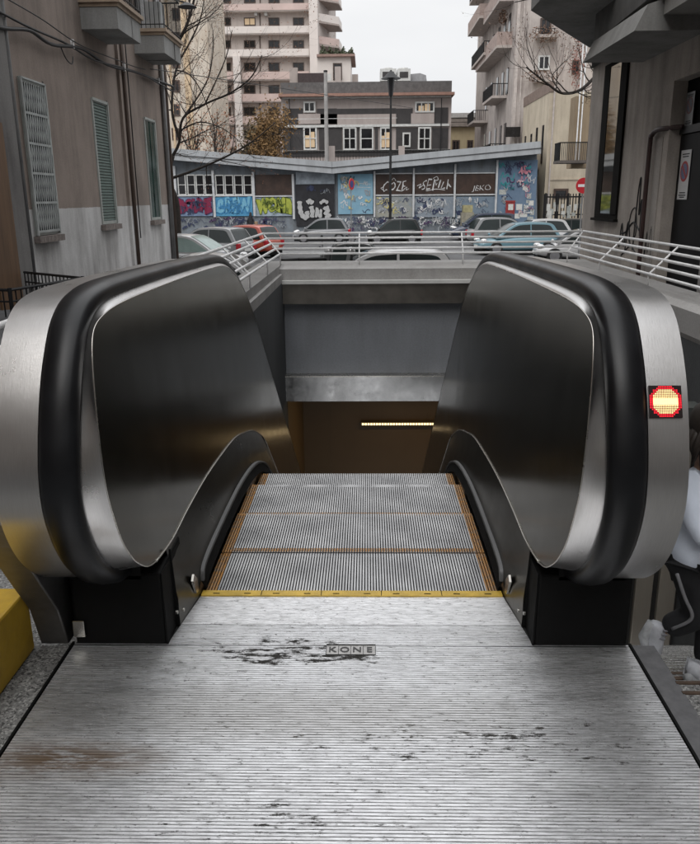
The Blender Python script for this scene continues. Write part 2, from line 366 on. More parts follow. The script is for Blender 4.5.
# tall metal panels at the foot of the stair
pw = thing('panel_wall', (3.2, 6.4, -3), 'tall beige metal cladding panels with dark gaps at the foot of the stairs', 'wall')
MB().box(2.45, 3.9, 6.45, 6.6, -9, -1.2).build('backing', mat('panel_gap', (.012, .011, .01), .8), pw)
x = 2.5
while x < 3.8:
    MB().box(x, x + .21, 6.38, 6.449, -5.4, -1.25).build('panel', mat('beige_panel', (.26, .235, .2), .45, metal=.4, var=.12, stretch=(1, 1, .1)), pw, bevel=.01); x += .285
MB().box(2.45, 3.9, 6.3, 6.6, -1.2, -1.05).build('cap', mat('panel_cap', (.05, .055, .05), .6), pw)
# yellow box at the left
yb = MB().box(-1.12, -.94, -.85, -.322, 0, .20)
tag(yb.build('kerb_block', mat('yellow_paint', (.42, .26, .03), .55, scale=7, col2=(.62, .39, .03), detail=10, bump=.2, bscale=30), origin=(-1.02, -.6, 0), bevel=.008), 'yellow painted low block beside the speckled floor strip at the left of the escalator', 'block')

# ------------------------------------------------------------------ THE ESCALATOR
E_ = thing('escalator', (0, 0, 0), 'descending escalator with black handrails, dark steel balustrades and a worn ridged metal floor plate', 'escalator')
def plate_mat():
    m, t, b, n, l = nt('ridged_aluminium')
    b.inputs['Metallic'].default_value = .9
    tc = n.new('ShaderNodeTexCoord'); sx = n.new('ShaderNodeSeparateXYZ'); l.new(tc.outputs['Object'], sx.inputs[0])
    def ns(scale, st, det=8, ro=.6):
        mp = n.new('ShaderNodeMapping'); mp.inputs['Scale'].default_value = st; l.new(tc.outputs['Object'], mp.inputs['Vector'])
        z = n.new('ShaderNodeTexNoise'); z.inputs['Scale'].default_value = scale; z.inputs['Detail'].default_value = det; z.inputs['Roughness'].default_value = ro
        l.new(mp.outputs[0], z.inputs['Vector']); return z.outputs['Fac']
    def ramp(src, a, b_, va=0, vb=1):
        r = n.new('ShaderNodeMapRange'); r.inputs['From Min'].default_value = a; r.inputs['From Max'].default_value = b_; r.inputs['To Min'].default_value = va; r.inputs['To Max'].default_value = vb
        l.new(src, r.inputs['Value']); return r.outputs[0]
    def math_(op, a, b_):
        q = n.new('ShaderNodeMath'); q.operation = op
        for i, s in enumerate((a, b_)):
            if isinstance(s, (int, float)): q.inputs[i].default_value = s
            else: l.new(s, q.inputs[i])
        return q.outputs[0]
    def blob(cx, cy, rx, ry):     # 1 in the middle, 0 at the rim: where scuffs gather
        a = math_('POWER', math_('ABSOLUTE', math_('DIVIDE', math_('SUBTRACT', sx.outputs['X'], cx), rx), 0), 2)
        c = math_('POWER', math_('ABSOLUTE', math_('DIVIDE', math_('SUBTRACT', sx.outputs['Y'], cy), ry), 0), 2)
        return ramp(math_('ADD', a, c), 0, 1, 1, 0)
    # row-to-row change: brushed grain, plus broken ridge highlights put into the colour
    rows = ns(60, (.3, 2.2, 1), 5, .75); rows2 = ns(9, (.3, 1.6, 1), 8, .7)
    basef = math_('ADD', math_('MULTIPLY', rows, .7), math_('MULTIPLY', rows2, .3))
    cr = n.new('ShaderNodeValToRGB'); cr.color_ramp.elements[0].position = .38; cr.color_ramp.elements[1].position = .56
    cr.color_ramp.elements[0].color = (.46, .46, .465, 1); cr.color_ramp.elements[1].color = (.82, .825, .84, 1); l.new(basef, cr.inputs['Fac'])
    # small scratches and nicks everywhere
    nick = ramp(ns(30, (1, 2.4, 1), 9, .82), .565, .62)
    scuff = ns(11, (1, 3.4, 1), 10, .78)
    b1 = blob(-.2, -.335, .27, .105); b2 = blob(.03, -.37, .17, .035); b3 = blob(.35, -.72, .55, .12); b4 = blob(-.1, -.98, .35, .06)
    bsum = math_('ADD', math_('ADD', b1, math_('MULTIPLY', b2, .75)), math_('ADD', math_('MULTIPLY', b3, .6), math_('MULTIPLY', b4, .6)))
    th = math_('ADD', scuff, math_('MULTIPLY', bsum, .135))
    sc_ = ramp(th, .61, .655)
    dirt = math_('MINIMUM', math_('MAXIMUM', math_('MULTIPLY', nick, .8), sc_), 1)
    mx = n.new('ShaderNodeMixRGB'); mx.inputs[2].default_value = (.03, .028, .025, 1); l.new(cr.outputs[0], mx.inputs[1]); l.new(dirt, mx.inputs[0])
    # rust smear near the left edge and brownish veil band
    rb = math_('MULTIPLY', blob(-.68, -.80, .30, .085), ramp(ns(14, (.8, 3, 1), 9, .7), .36, .52))
    mx2 = n.new('ShaderNodeMixRGB'); mx2.inputs[2].default_value = (.14, .095, .06, 1); l.new(mx.outputs[0], mx2.inputs[1]); l.new(rb, mx2.inputs[0])
    veil = math_('MULTIPLY', blob(-.2, -.62, .8, .14), .4)
    mx3 = n.new('ShaderNodeMixRGB'); mx3.inputs[2].default_value = (.30, .285, .26, 1); l.new(mx2.outputs[0], mx3.inputs[1]); l.new(veil, mx3.inputs[0])
    # darker and less metallic towards the groove bottoms
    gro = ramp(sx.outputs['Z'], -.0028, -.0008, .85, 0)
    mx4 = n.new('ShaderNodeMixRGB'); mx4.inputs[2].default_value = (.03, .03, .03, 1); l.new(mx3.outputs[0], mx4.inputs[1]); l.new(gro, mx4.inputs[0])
    l.new(mx4.outputs[0], b.inputs['Base Color'])
    l.new(math_('MINIMUM', math_('ADD', math_('MULTIPLY', dirt, .4), ramp(rows2, .3, .7, .33, .48)), 1), b.inputs['Roughness'])
    l.new(math_('SUBTRACT', .80, math_('MULTIPLY', math_('MAXIMUM', dirt, math_('MAXIMUM', rb, gro)), .7)), b.inputs['Metallic'])
    bp = n.new('ShaderNodeBump'); bp.inputs['Strength'].default_value = .35; bp.inputs['Distance'].default_value = .003; l.new(rows, bp.inputs['Height']); l.new(bp.outputs[0], b.inputs['Normal'])
    return m
PLATE = plate_mat()
def ridged(y0, y1, x0f, x1f, pitch, land, depth, name):
    mb = MB(); pts = []
    y = y1
    while y - pitch > y0:
        pts += [(y, 0), (y - land, 0), (y - land - pitch * .08, -depth), (y - pitch + pitch * .08, -depth)]; y -= pitch
    pts += [(y, 0), (y0, 0)]
    k = 0
    for i in range(len(pts) - 1):
        (ya, za), (yb_, zb) = pts[i], pts[i + 1]
        mb.quad((x0f(ya), ya, za), (x1f(ya), ya, za), (x1f(yb_), yb_, zb), (x0f(yb_), yb_, zb))
    o = mb.build(name, PLATE, E_)
    for p in o.data.polygons: pass
    return o
def hw(y):   # half width of the plate between and before the skirts
    if y >= .0: return .508
    if y >= -.295: return .508 + (.545 - .508) * min(1, (-y) / .27)
    return .83
ridged(-.185, -.005, lambda y: -hw(y), hw, .0078, .0062, .001, 'comb_plate')
ridged(-.302, -.188, lambda y: -hw(y), hw, .0098, .0070, .0026, 'floor_plate')
ridged(-1.25, -.306, lambda y: -.83, lambda y: .83, .0098, .0069, .003, 'floor_plate')
ridged(-2.2, -1.254, lambda y: -.83, lambda y: .83, .0098, .0069, .003, 'floor_plate')
MB().box(-.83, .83, -2.2, -.0, -.03, -.0045).build('plate_bed', mat('plate_bed', (.02, .02, .02), .9), E_)
for s in (-1, 1):
    FR = mat('frame_grey', (.17, .17, .17), .5, metal=.5, var=.2)
    a, b_ = sorted((s * .833, s * .84)); MB().box(a, b_, -2.2, -.29, -.05, .003).build('frame_seal', BLACK, E_)
    if s > 0: MB().box(.8405, .905, -2.2, -.3, -.06, .002).build('edge_frame', mat('edge_stone', (.12, .12, .125), .6, var=.2, scale=30), E_)
    else: MB().box(-.8745, -.8405, -2.2, -.3, -.06, .001).build('edge_frame', GRANITE, E_)
# maker's name on the plate
lg = MB()
lx0, lx1, ly0, ly1 = -.068, .078, -.352, -.301
th = .0016
cell = (lx1 - lx0) / 4
for i in range(5): lg.box(lx0 + i * cell - th / 2, lx0 + i * cell + th / 2, ly0, ly1, .0003, .0022)
lg.box(lx0, lx1, ly0 - th, ly0 + th * .5, .0004, .0021); lg.box(lx0, lx1, ly1 - th * .5, ly1 + th, .0004, .0021)
logo_dark = mat('logo_ink', (.07, .07, .07), .6, var=0)
lo = lg.build('nameplate', logo_dark, E_)
MB().box(lx0, lx1, ly0, ly1, -.0045, .0002).build('nameplate_face', mat('logo_face', (.42, .41, .4), .45, metal=.8, var=.2, scale=60), lo)
tx = MB()
for i, ch in enumerate('KONE'):
    q = text_mesh(ch, .036, .0006, .0006)
    place(q, Matrix.Translation((lx0 + (i + .5) * cell, (ly0 + ly1) / 2, .001)) @ Matrix.Diagonal((1.0, 1.05, 1, 1)))
    tx.add(q.v, q.f)
tx.build('lettering', logo_dark, lo)
# comb (yellow)
YEL = mat('comb_yellow', (.6, .4, .06), .5, var=.25, scale=14, bump=.1)
cb = MB(); cb.box(-.507, .507, -.005, .030, -.02, .004)
for i in range(100):
    x = -.4975 + i * .00995
    cb.prism([(x - .0018, .030, .003), (x + .0018, .030, .003), (x + .0014, .048, -.006), (x - .0014, .048, -.006)], (0, 0, -.006))
comb = cb.build('comb', YEL, E_)
sl = MB()
for i in range(5):
    x = -.507 + i * .2028
    if i: sl.box(x - .0012, x + .0012, -.0045, .03, .0041, .0048)
    for dx in (.05, .155): sl.box(x + dx - .011, x + dx + .011, .006, .0105, .0041, .0048)
sl.build('screw_slots', BLACK, comb)
# steps
def step_mat():
    m, t, b, n, l = nt('step_aluminium')
    tc = n.new('ShaderNodeTexCoord')
    z = n.new('ShaderNodeTexNoise'); z.inputs['Scale'].default_value = 6; z.inputs['Detail'].default_value = 7; l.new(tc.outputs['Object'], z.inputs['Vector'])
    cr = n.new('ShaderNodeValToRGB'); cr.color_ramp.elements[0].position = .3; cr.color_ramp.elements[1].position = .7
    cr.color_ramp.elements[0].color = (.36, .36, .365, 1); cr.color_ramp.elements[1].color = (.62, .62, .62, 1); l.new(z.outputs['Fac'], cr.inputs['Fac']); l.new(cr.outputs[0], b.inputs['Base Color'])
    b.inputs['Metallic'].default_value = .85; b.inputs['Roughness'].default_value = .42
    return m
STEP = step_mat(); GROOVE = mat('step_groove', (.03, .03, .031), .9, var=0)
ORG = mat('worn_orange_paint', (.5, .22, .03), .6, var=.45, scale=40, col2=(.25, .2, .15), stretch=(1, 1, 1))
def cleats(xa, xb, d, mb):
    pitch = .00995; x = xa
    while x < xb - 1e-6:
        mb.box(x, x + .0056, 0, d, -.012, 0); x += pitch
    return mb
def make_step():
    t = bpy.data.objects.new('step', None); COL.objects.link(t); t.parent = E_
    t.location = (0, 0, 0)
    D = .376
    base = MB().box(-.5, .5, 0, D, -.05, -.0121).box(-.5, .5, D - .012, D, -.26, -.05).build('tread', GROOVE, t, local=True)
    cleats(-.46, .46, D, MB()).build('tread_cleats', STEP, t, local=True)
    for xa_, xb_ in ((-.4995, -.462), (.4602, .4995)): cleats(xa_, xb_, D, MB()).build('side_marking', ORG, t, local=True)
    e = MB(); x = -.46
    while x < .46 - 1e-6:
        e.box(x - .0002, x + .005, .004, .034, -.0115, .0006); x += .00995
    e.build('edge_marking', ORG, t, local=True)
    rz = MB(); x = -.498
    while x < .498:
        rz.box(x, x + .005, D, D + .006, -.25, -.012); x += .00995
    rz.build('riser', STEP, t, local=True)
    return t
steps = [(-.044, -.003), (.345, -.004), (.725, -.016), (1.105, -.098), (1.49, -.30), (1.88, -.57), (2.27, -.85), (2.66, -1.13), (3.05, -1.41), (3.44, -1.69), (3.83, -1.97)]
s0 = make_step()
for i, (y, z) in enumerate(steps):
    if i == 0: s = s0
    else:
        s = s0.copy(); COL.objects.link(s); s.parent = E_
        for ch in list(s0.children):
            c = ch.copy(); COL.objects.link(c); c.parent = s
    s.location = (0, y, z)
# side paths -------------------------------------------------------------
HR = [(-.12, .205), (-.27, .19 + .02), (-.40, .252), (-.515, .335), (-.59, .43), (-.635, .545), (-.637, .65), (-.608, .76), (-.562, .87), (-.505, .958), (-.445, 1.02), (-.36, 1.06), (-.22, 1.076), (0.06, 1.076), (.5, 1.068), (1.0, 1.055), (1.35, 1.04), (1.58, 1.005), (1.82, .93), (2.1, .80), (2.4, .61), (2.85, .29), (3.3, -.035), (5, -1.26), (9, -4.14)]
hr = cr_spline(HR, 5)
def normals(c):
    out = []
    for i in range(len(c)):
        a = c[max(i - 1, 0)]; b = c[min(i + 1, len(c) - 1)]
        ty, tz = b[0] - a[0], b[1] - a[1]; L = math.hypot(ty, tz) or 1
        out.append((-tz / L, ty / L))
    return out
hn = normals(hr)
# path runs bottom -> front -> top -> far: outward is (-tz, ty)
def off(i, d): return (hr[i][0] + hn[i][0] * d, hr[i][1] + hn[i][1] * d)
PN = [(-.30, .275), (-.376, .297), (-.44, .335), (-.489, .378), (-.541, .452), (-.575, .555), (-.585, .63), (-.576, .73), (-.557, .83), (-.53, .925), (-.49, .985), (-.40, 1.010), (-.25, 1.02), (0.06, 1.020), (.5, 1.015), (1.0, 1.003), (1.33, .985), (1.53, .95), (1.77, .875), (2.05, .745), (2.35, .56), (2.8, .24), (3.25, -.085), (4.95, -1.31), (8.95, -4.19)]
pn = cr_spline(PN, 5)
TRM = [(-.30, .275), (-.11, .258), (.11, .268), (.39, .27), (.7, .255), (1.08, .221), (1.35, .165), (1.645, .089), (1.9, -.01), (2.11, -.114), (2.5, -.39), (5, -2.19), (9, -5.07)]
tr = cr_spline(TRM, 5)
def trz(y):
    if y <= tr[0][0]: return tr[0][1]
    for i in range(len(tr) - 1):
        if tr[i][0] <= y <= tr[i + 1][0]:
            t = (y - tr[i][0]) / (tr[i + 1][0] - tr[i][0] + 1e-9); return tr[i][1] + (tr[i + 1][1] - tr[i][1]) * t
    return tr[-1][1]
def Xp(y, z): return .548 + .05 * min(1.06, max(0, (z - trz(y)) / .75))
def sgn(s, pts): return [(s * p[0], p[1], p[2]) for p in pts]
for sd in (-1, 1):
    s = sd * (1.024 if sd < 0 else 1); N = len(hr)
    # handrail: C-section belt
    XO = .8115 if s > 0 else .824
    sec = [(-.044, -.012), (-.047, .0), (-.043, .016), (-.03, .026), (0, .030), (.03, .026), (.043, .016), (.047, .0), (.044, -.012), (.02, -.014), (-.02, -.014)]
    mb = MB(); rings = []
    for i in range(N):
        ring = []
        for dx, d in sec:
            q = off(i, d - .030); ring.append((s * (.669 + dx), q[0], q[1]))
        rings.append(ring)
    mb.loft(rings); mb.build('handrail', RUBBER, E_, smooth=True, auto=50)
    # black guide groove between belt and inner rim
    def strip(name, m, fa, fb, i0=0, i1=N, smooth=True):
        g = MB(); r_ = []
        for i in range(i0, i1): r_.append([fa(i), fb(i)])
        g.loft(r_, closed=False, caps=False); return g.build(name, m, E_, smooth=smooth)
    G = lambda x, d: (lambda i: (s * x, off(i, d)[0], off(i, d)[1]))
    strip('guide_groove', BLACK, G(.640, -.036), G(.618, -.052))
    # inner bevelled rim from guide to panel boundary
    def rimpt(t):
        def f(i):
            a = off(i, -.040); b = pn[i]
            y = a[0] + (b[0] - a[0]) * t; z = a[1] + (b[1] - a[1]) * t
            bul = .007 * math.sin(PI * t)
            xe = Xp(*pn[i]); return (s * (.632 + (xe - .632) * t - bul), y, z)
        return f
    g = MB(); r_ = []
    for i in range(N): r_.append([rimpt(t)(i) for t in (0, .12, .25, .4, .55, .7, .85, 1)])
    g.loft(r_, closed=False, caps=False); g.build('newel_rim', STEEL, E_, smooth=True)
    # inner panel: a sheet that leans inwards from the rim down to the trim line
    mb = MB(); rings = []
    for i, (y, z) in enumerate(pn):
        yt = max(y + .0, -.30) if y < 0 else y
        if y < .3: yt = -.30 + max(0, (i - 50) / 20) * .6 if i > 50 else -.30
        yt = min(yt, 8.9) if y < .3 else y
        zt = trz(yt); xe = Xp(y, z)
        rings.append([(s * (xe + (.548 - xe) * t + .001), y + (yt - y) * t, z + (zt - z) * t) for t in [k / 8 for k in range(9)]])
    mb.loft(rings, closed=False, caps=False); o = mb.build('balustrade_panel', STEELD, E_, smooth=True)
    # small seams of the panel sheets
    # outline tube round the panel = thin bright edge; lower trim line
    q = MB(); q.tube([(s * (Xp(y, z) - .001), y, z) for y, z in pn[:80]], .0022, 6).tube([(s * .547, y, z) for y, z in tr], .003, 6)
    q.build('panel_trim', TRIM, E_, smooth=True)
    # outer deck / silver band
    strip_in = G(.7165, -.0245)
    g = MB(); r_ = []
    for i in range(N):
        r_.append([(s * .7165, off(i, -.05)[0], off(i, -.05)[1]), (s * .7165, off(i, -.0205)[0], off(i, -.0205)[1]), (s * XO, off(i, -.0205)[0], off(i, -.0205)[1]), (s * XO, off(i, -.05)[0], off(i, -.05)[1])])
    g.loft(r_, closed=False, caps=False); g.build('outer_deck', STEEL, E_, smooth=True, auto=40)
    # outer side cladding sheet
    g = MB(); XO += .001; poly = [(s * XO, off(i, -.04)[0], off(i, -.04)[1]) for i in range(N)]
    poly += [(s * XO, 9, -5.6), (s * XO, 2.2, -.75), (s * XO, 1.2, -.25), (s * XO, -.08, -.25)]
    g.poly(poly); g.build('outer_cladding', STEEL, E_)
    k_ = abs(s); s = sd
    g = MB(); g.box(min(s * .6, s * .8), max(s * .6, s * .8), -.1, 2.5, -.3, .1).build('truss_side', BLACK, E_)
    # black inlet box under the newel
    bx = MB(); b0 = .552
    prof = [(-.300, 0.0), (-.300, .235), (-.05, .245), (-.05, 0)]
    bx.prism([(s * b0, y, z) for y, z in prof], (s * (.825 - b0), 0, 0))
    bx.build('newel_base', BLACK, E_, bevel=.008)
    # dark inside of newel so one never sees through between band and base
    bx = MB(); bx.box(min(s * .61, s * .80), max(s * .61, s * .80), -.30, .2, .216, .28).build('newel_underside', BLACK, E_)
    # skirt: lofted sheet from step level to the trim line
    rings = []
    ysk = [-.19, -.15, -.1, 0, .1, .35, .6, .9, 1.2, 1.45, 1.7, 1.95, 2.3, 2.7, 5, 9]
    def tz(y):
        y = max(y, TRM[0][0])
        for i in range(len(tr) - 1):
            if tr[i][0] <= y <= tr[i + 1][0]:
                t = (y - tr[i][0]) / (tr[i + 1][0] - tr[i][0] + 1e-9); return tr[i][1] + (tr[i + 1][1] - tr[i][1]) * t
        return tr[-1][1]
    for y in ysk:
        x = .5105 if y >= 0 else .5105 + .0345 * min(1, -y / .27)
        zt = trz(y)
        zb = min(-.12, zt - .5) if y > .8 else -.12
        rings.append([(s * x, y, zb), (s * x, y, zt - .17), (s * (x + (.5475 * k_ - x) * .5), y, zt - .09), (s * .5475 * k_, y, zt)])
    g = MB(); g.loft(rings, closed=False, caps=False); g.build('skirt_panel', SKIRT, E_, smooth=True, auto=50)
    # front closing edge of the skirt
    MB().prism([(s * .533, -.194, 0), (s * .552, -.194, 0), (s * .552, -.194, .262), (s * .546, -.194, .262)], (0, .004, 0)).prism([(s * .5455, -.298, 0), (s * .5515, -.298, 0), (s * .5515, -.298, .235), (s * .549, -.298, .235)], (0, .106, 0)).build('skirt_end', BLACK, E_)
    # skirt brush: grey rail with black bristles
    BR = [(.02, .055), (.05, .088), (.2, .098), (.5, .096), (.8, .086), (1.05, .062), (1.25, .03), (1.45, -.02), (1.7, -.12), (2.0, -.31), (2.5, -.66), (4, -1.74)]
    br = cr_spline(BR, 4)
    g = MB(); g.loft([[(s * .512, y, z + .004), (s * .499, y, z + .002), (s * .496, y, z - .003), (s * .499, y, z - .011), (s * .512, y, z - .011)] for y, z in br]); bo = g.build('skirt_brush', mat('brush_rail', (.1, .1, .1), .5, metal=.3, var=.15), E_, smooth=True, auto=40)
    g = MB(); g.loft([[(s * .511, y, z - .013), (s * .500, y, z - .013), (s * .490, y, z - .055), (s * .494, y, z - .06), (s * .511, y, z - .03)] for y, z in br[2:]]); g.build('bristles', BLACK, bo)
    # guide roller plates at the skirt foot
    g = MB()
    g.cyl((s * .533, -.155, .035), (-s, 0, 0), .006, .006, 10); g.cyl((s * .538, -.215, .06), (-s, 0, 0), .006, .006, 10); g.build('screw', TRIM, E_)
    g = MB(); g.loft([[(s * (.517 - .001), y, z) for y, z in [(-.02, .03), (-.05, .035), (-.09, .10), (-.07, .115), (-.03, .08)]], [(s * (.527 - .018), y, z) for y, z in [(-.02, .03), (-.05, .035), (-.09, .10), (-.07, .115), (-.03, .08)]]]); g.build('safety_plate', TRIM, E_)
# left extra cladding leg and bracket
g = MB()
prof = [(-.30, 0), (-.345, .14), (-.42, .25), (-.485, .35), (-.56, .44), (-.60, .52), (-.55, .56), (-.2, .5), (-.1, 0)]
g.prism([(-.932, y, z) for y, z in prof], (.085, 0, 0)).build('side_leg', steel_mat('leg_steel', (.22, .215, .21), .55, (1, 1, 1), .1), E_, bevel=.004)
MB().box(-.825, -.79, -.312, -.302, .03, .085).build('bracket', TRIM, E_, bevel=.002)
# direction indicator on the right newel
c = PXp(663.5, 403.5, .757); 
# frame of the surface there
best = min(range(len(hr)), key=lambda i: (hr[i][0] - c.y) ** 2 + (hr[i][1] - c.z) ** 2 if hr[i][0] < 0 else 9)
q = off(best, -.019); nrm = Vector((0, hn[best][0], hn[best][1])); tan = Vector((0, nrm.z, -nrm.y)) * -1
if tan.z < 0: tan = -tan
org = Vector((.757, q[0], q[1])) + nrm * .0005
hx = Vector((1, 0, 0)); S = .0385
def at(u, v, h): return org + hx * u + tan * v + nrm * h
ind = MB(); ind.add([at(u, v, h) for h in (-.004, .004) for u, v in ((-S, -S), (S, -S), (S, S), (-S, S))], [(0, 1, 2, 3), (4, 5, 6, 7), (0, 1, 5, 4), (1, 2, 6, 5), (2, 3, 7, 6), (3, 0, 4, 7)])
io = ind.build('direction_indicator', mat('display_black', (.02, .012, .012), .25, var=0), E_, bevel=.001)
io['label'] = 'square display with lit round red no-entry symbol'
red = MB(); yel = MB(); n_ = 18; pt = 2 * S * .97 / n_
for i in range(n_):
    for j in range(n_):
        u = (i + .5 - n_ / 2) * pt; v = (j + .5 - n_ / 2) * pt; r_ = math.hypot(u, v); d = pt * .36
        if r_ > S * 1.0: continue
        t_ = red if r_ > S * .80 else yel
        d = pt * .33 if abs(v) > S * .22 else d
        if abs(v) < S * .2 and r_ < S * .78: d = pt * .49
        t_.quad(at(u - d, v - d, .0046), at(u + d, v - d, .0046), at(u + d, v + d, .0046), at(u - d, v + d, .0046))
red.build('red_dots', mat('led_red', (.6, 0, .02), .5, var=0, emit=(1, .015, .03), es=.9), io)
yel.build('bright_dots', mat('led_warm', (1, .8, .5), .5, var=0, emit=(1, .6, .22), es=1.15), io)
# the space under the escalator must not be open to the sky
MB().box(-1.6, -.82, -.31, .6, -.12, -.1).build('floor_edge', GRANITE, E_)
# ------------------------------------------------------------------ shared bits for facades
GLASS = mat('window_glass', (.02, .025, .03), .06, var=.5, scale=.8, spec=.8)
DGLASS = mat('dark_glass', (.012, .012, .014), .1, var=.4, scale=1.5)
LIT = mat('lit_window', (.55, .42, .28), .5, var=0, emit=(1, .7, .38), es=.12)
WFRAME = mat('white_frame', (.6, .6, .58), .5, var=.15)
def Pq(px0, py0, px1, py1, Y):      # rectangle on the plane y = Y from its corners
    a = P((px0 + px1) / 2, py0, Y); b = P((px0 + px1) / 2, py1, Y); c = P(px0, (py0 + py1) / 2, Y); d = P(px1, (py0 + py1) / 2, Y)
    return c.x, d.x, b.z, a.z
def fbox(mb, px0, py0, px1, py1, Y, t=.1, back=0):
    x0, x1, z0, z1 = Pq(px0, py0, px1, py1, Y); return mb.box(x0, x1, Y - t, Y + back, z0, z1)
def fwin(par_, px0, py0, px1, py1, Y, fm=WFRAME, gm_=GLASS, fw=.09, depth=.06, mull=1, bars=0, name='window', sill=False, glow=None):
    x0, x1, z0, z1 = Pq(px0, py0, px1, py1, Y)
    m = MB(); y0 = Y - depth
    m.box(x0, x1, y0, Y + .0, z1 - fw, z1).box(x0, x1, y0, Y, z0, z0 + fw).box(x0, x0 + fw, y0, Y, z0 + fw, z1 - fw).box(x1 - fw, x1, y0, Y, z0 + fw, z1 - fw)
    for i in range(1, mull + 1):
        x = x0 + (x1 - x0) * i / (mull + 1); m.box(x - fw * .35, x + fw * .35, y0 + .01, Y, z0 + fw, z1 - fw)
    for i in range(1, bars + 1):
        z = z0 + (z1 - z0) * i / (bars + 1); m.box(x0 + fw, x1 - fw, y0 + .015, Y, z - fw * .3, z + fw * .3)
    f = m.build(name, fm, par_)
    MB().box(x0 + fw * .5, x1 - fw * .5, Y - .03, Y - .004, z0 + fw * .5, z1 - fw * .5).build('pane', glow or gm_, f)
    if sill: MB().box(x0 - .1, x1 + .1, Y - .18, Y, z0 - .1, z0 - .003).build('sill', fm, f)
    return f
# ------------------------------------------------------------------ left building
LB = thing('plastered_building', (-6, 14, -1), 'brown plastered building with a pale painted lower band and three tall windows on the left', 'building')
LW = wall_mat('brown_plaster', (.37, .305, .265), (.10, .087, .077), .5, low=(.74, .73, .72), lowz=2.14)
MB().box(-16, -6, -14, 22.9, -2, 16).build('wall', LW, LB)
MB().box(-16, -5.9, 7.5, 11.62, -2, 16).build('pilaster', wall_mat('grey_pilaster', (.27, .26, .25), (.09, .08, .08), .6), LB)
MB().box(-5.9, -5.86, 10.2, 11.02, -1.2, 2.5).build('wooden_door', mat('orange_wood', (.14, .075, .035), .6, var=.3, stretch=(1, 4, .3)), LB)
MB().box(-6.0, -5.93, 18.0, 18.13, -1, 9).build('pilaster_strip', LW, LB)
BRICKS = mat('sill_brick', (.2, .17, .155), .85, var=.3, scale=14, bump=.3)
LFR = mat('pale_window_frame', (.36, .38, .36), .55, var=.15)
def lwin(y0, y1, z0, z1, kind):
    m = MB(); X0 = -6.0; fw = .07
    m.box(X0, X0 + .03, y0, y1, z0, z0 + fw).box(X0, X0 + .03, y0, y1, z1 - fw, z1).box(X0, X0 + .03, y0, y0 + fw, z0 + fw, z1 - fw).box(X0, X0 + .03, y1 - fw, y1, z0 + fw, z1 - fw)
    f = m.build('window', LFR, LB)
    if kind == 'grille':
        f['label'] = 'window behind a white lattice grille'
        MB().box(X0 + .002, X0 + .012, y0 + fw, y1 - fw, z0 + fw, z1 - fw).build('pane', DGLASS, f)
        g = MB(); n_ = 5; H = (z1 - z0 - .14) / 5
        for b_ in range(5):
            za = z0 + .07 + b_ * H
            g.box(X0 + .05, X0 + .07, y0, y1, za - .02, za + .02)
            for i in range(11):
                y = y0 + .04 + i * (y1 - y0 - .08) / 10
                g.tube([(X0 + .06, y, za), (X0 + .06, y + .045, za + H * .5), (X0 + .06, y, za + H)], .0105, 5)
                g.tube([(X0 + .065, y, za), (X0 + .065, y - .045, za + H * .5), (X0 + .065, y, za + H)], .0105, 5)
        g.box(X0 + .045, X0 + .075, y0 - .02, y0 + .02, z0, z1).box(X0 + .045, X0 + .075, y1 - .02, y1 + .02, z0, z1).box(X0 + .045, X0 + .075, y0, y1, z1 - .03, z1)
        g.build('lattice_grille', mat('grey_grille', (.4, .42, .41), .6, var=.2), f)
    else:
        f['label'] = 'window with a closed green slatted blind' if kind == 'blind' else 'window with a green curtain behind dark glass'
        mm = mat('green_blind', (.08, .12, .105), .6, var=.25, scale=6, stretch=(1, 1, 5)) if kind == 'blind' else mat('green_dark_glass', (.03, .06, .05), .15, var=.6, scale=2)
        sl_ = MB(); z = z0 + fw
        if kind == 'blind':
            while z < z1 - fw: sl_.prism([(X0 + .003, y0 + fw, z), (X0 + .02, y0 + fw, z + .01), (X0 + .003, y0 + fw, z + .06)], (0, y1 - y0 - 2 * fw, 0)); z += .064
        else: sl_.box(X0 + .002, X0 + .012, y0 + fw, y1 - fw, z0 + fw, z1 - fw).box(X0 + .012, X0 + .028, (y0 + y1) / 2 - .02, (y0 + y1) / 2 + .02, z0 + fw, z1 - fw)
        sl_.build('blind' if kind == 'blind' else 'pane', mm, f)
        MB().box(X0 + .03, X0 + .055, y1 - .04, y1 + .02, z0, z1).box(X0 + .03, X0 + .055, y0, y1, z1 - .05, z1 + .01).build('frame', LFR, f)
    s_ = MB()
    for i in range(7):
        yy = y0 - .08 + i * (y1 - y0 + .16) / 7
        s_.box(X0, X0 + .12, yy, yy + (y1 - y0 + .16) / 7 - .012, z0 - .13, z0 - .012)
    s_.build('sill', BRICKS, f)
    MB().box(X0 + .001, X0 + .004, y1 + .05, y1 + .11, z0, z1 + .06).build('reveal', mat('reveal_dark', (.05, .045, .04), .8), f)
lwin(12.15, 13.2, .66, 3.36, 'grille'); lwin(15.9, 16.95, .74, 3.44, 'blind'); lwin(20.1, 21.15, .72, 3.42, 'curtain')
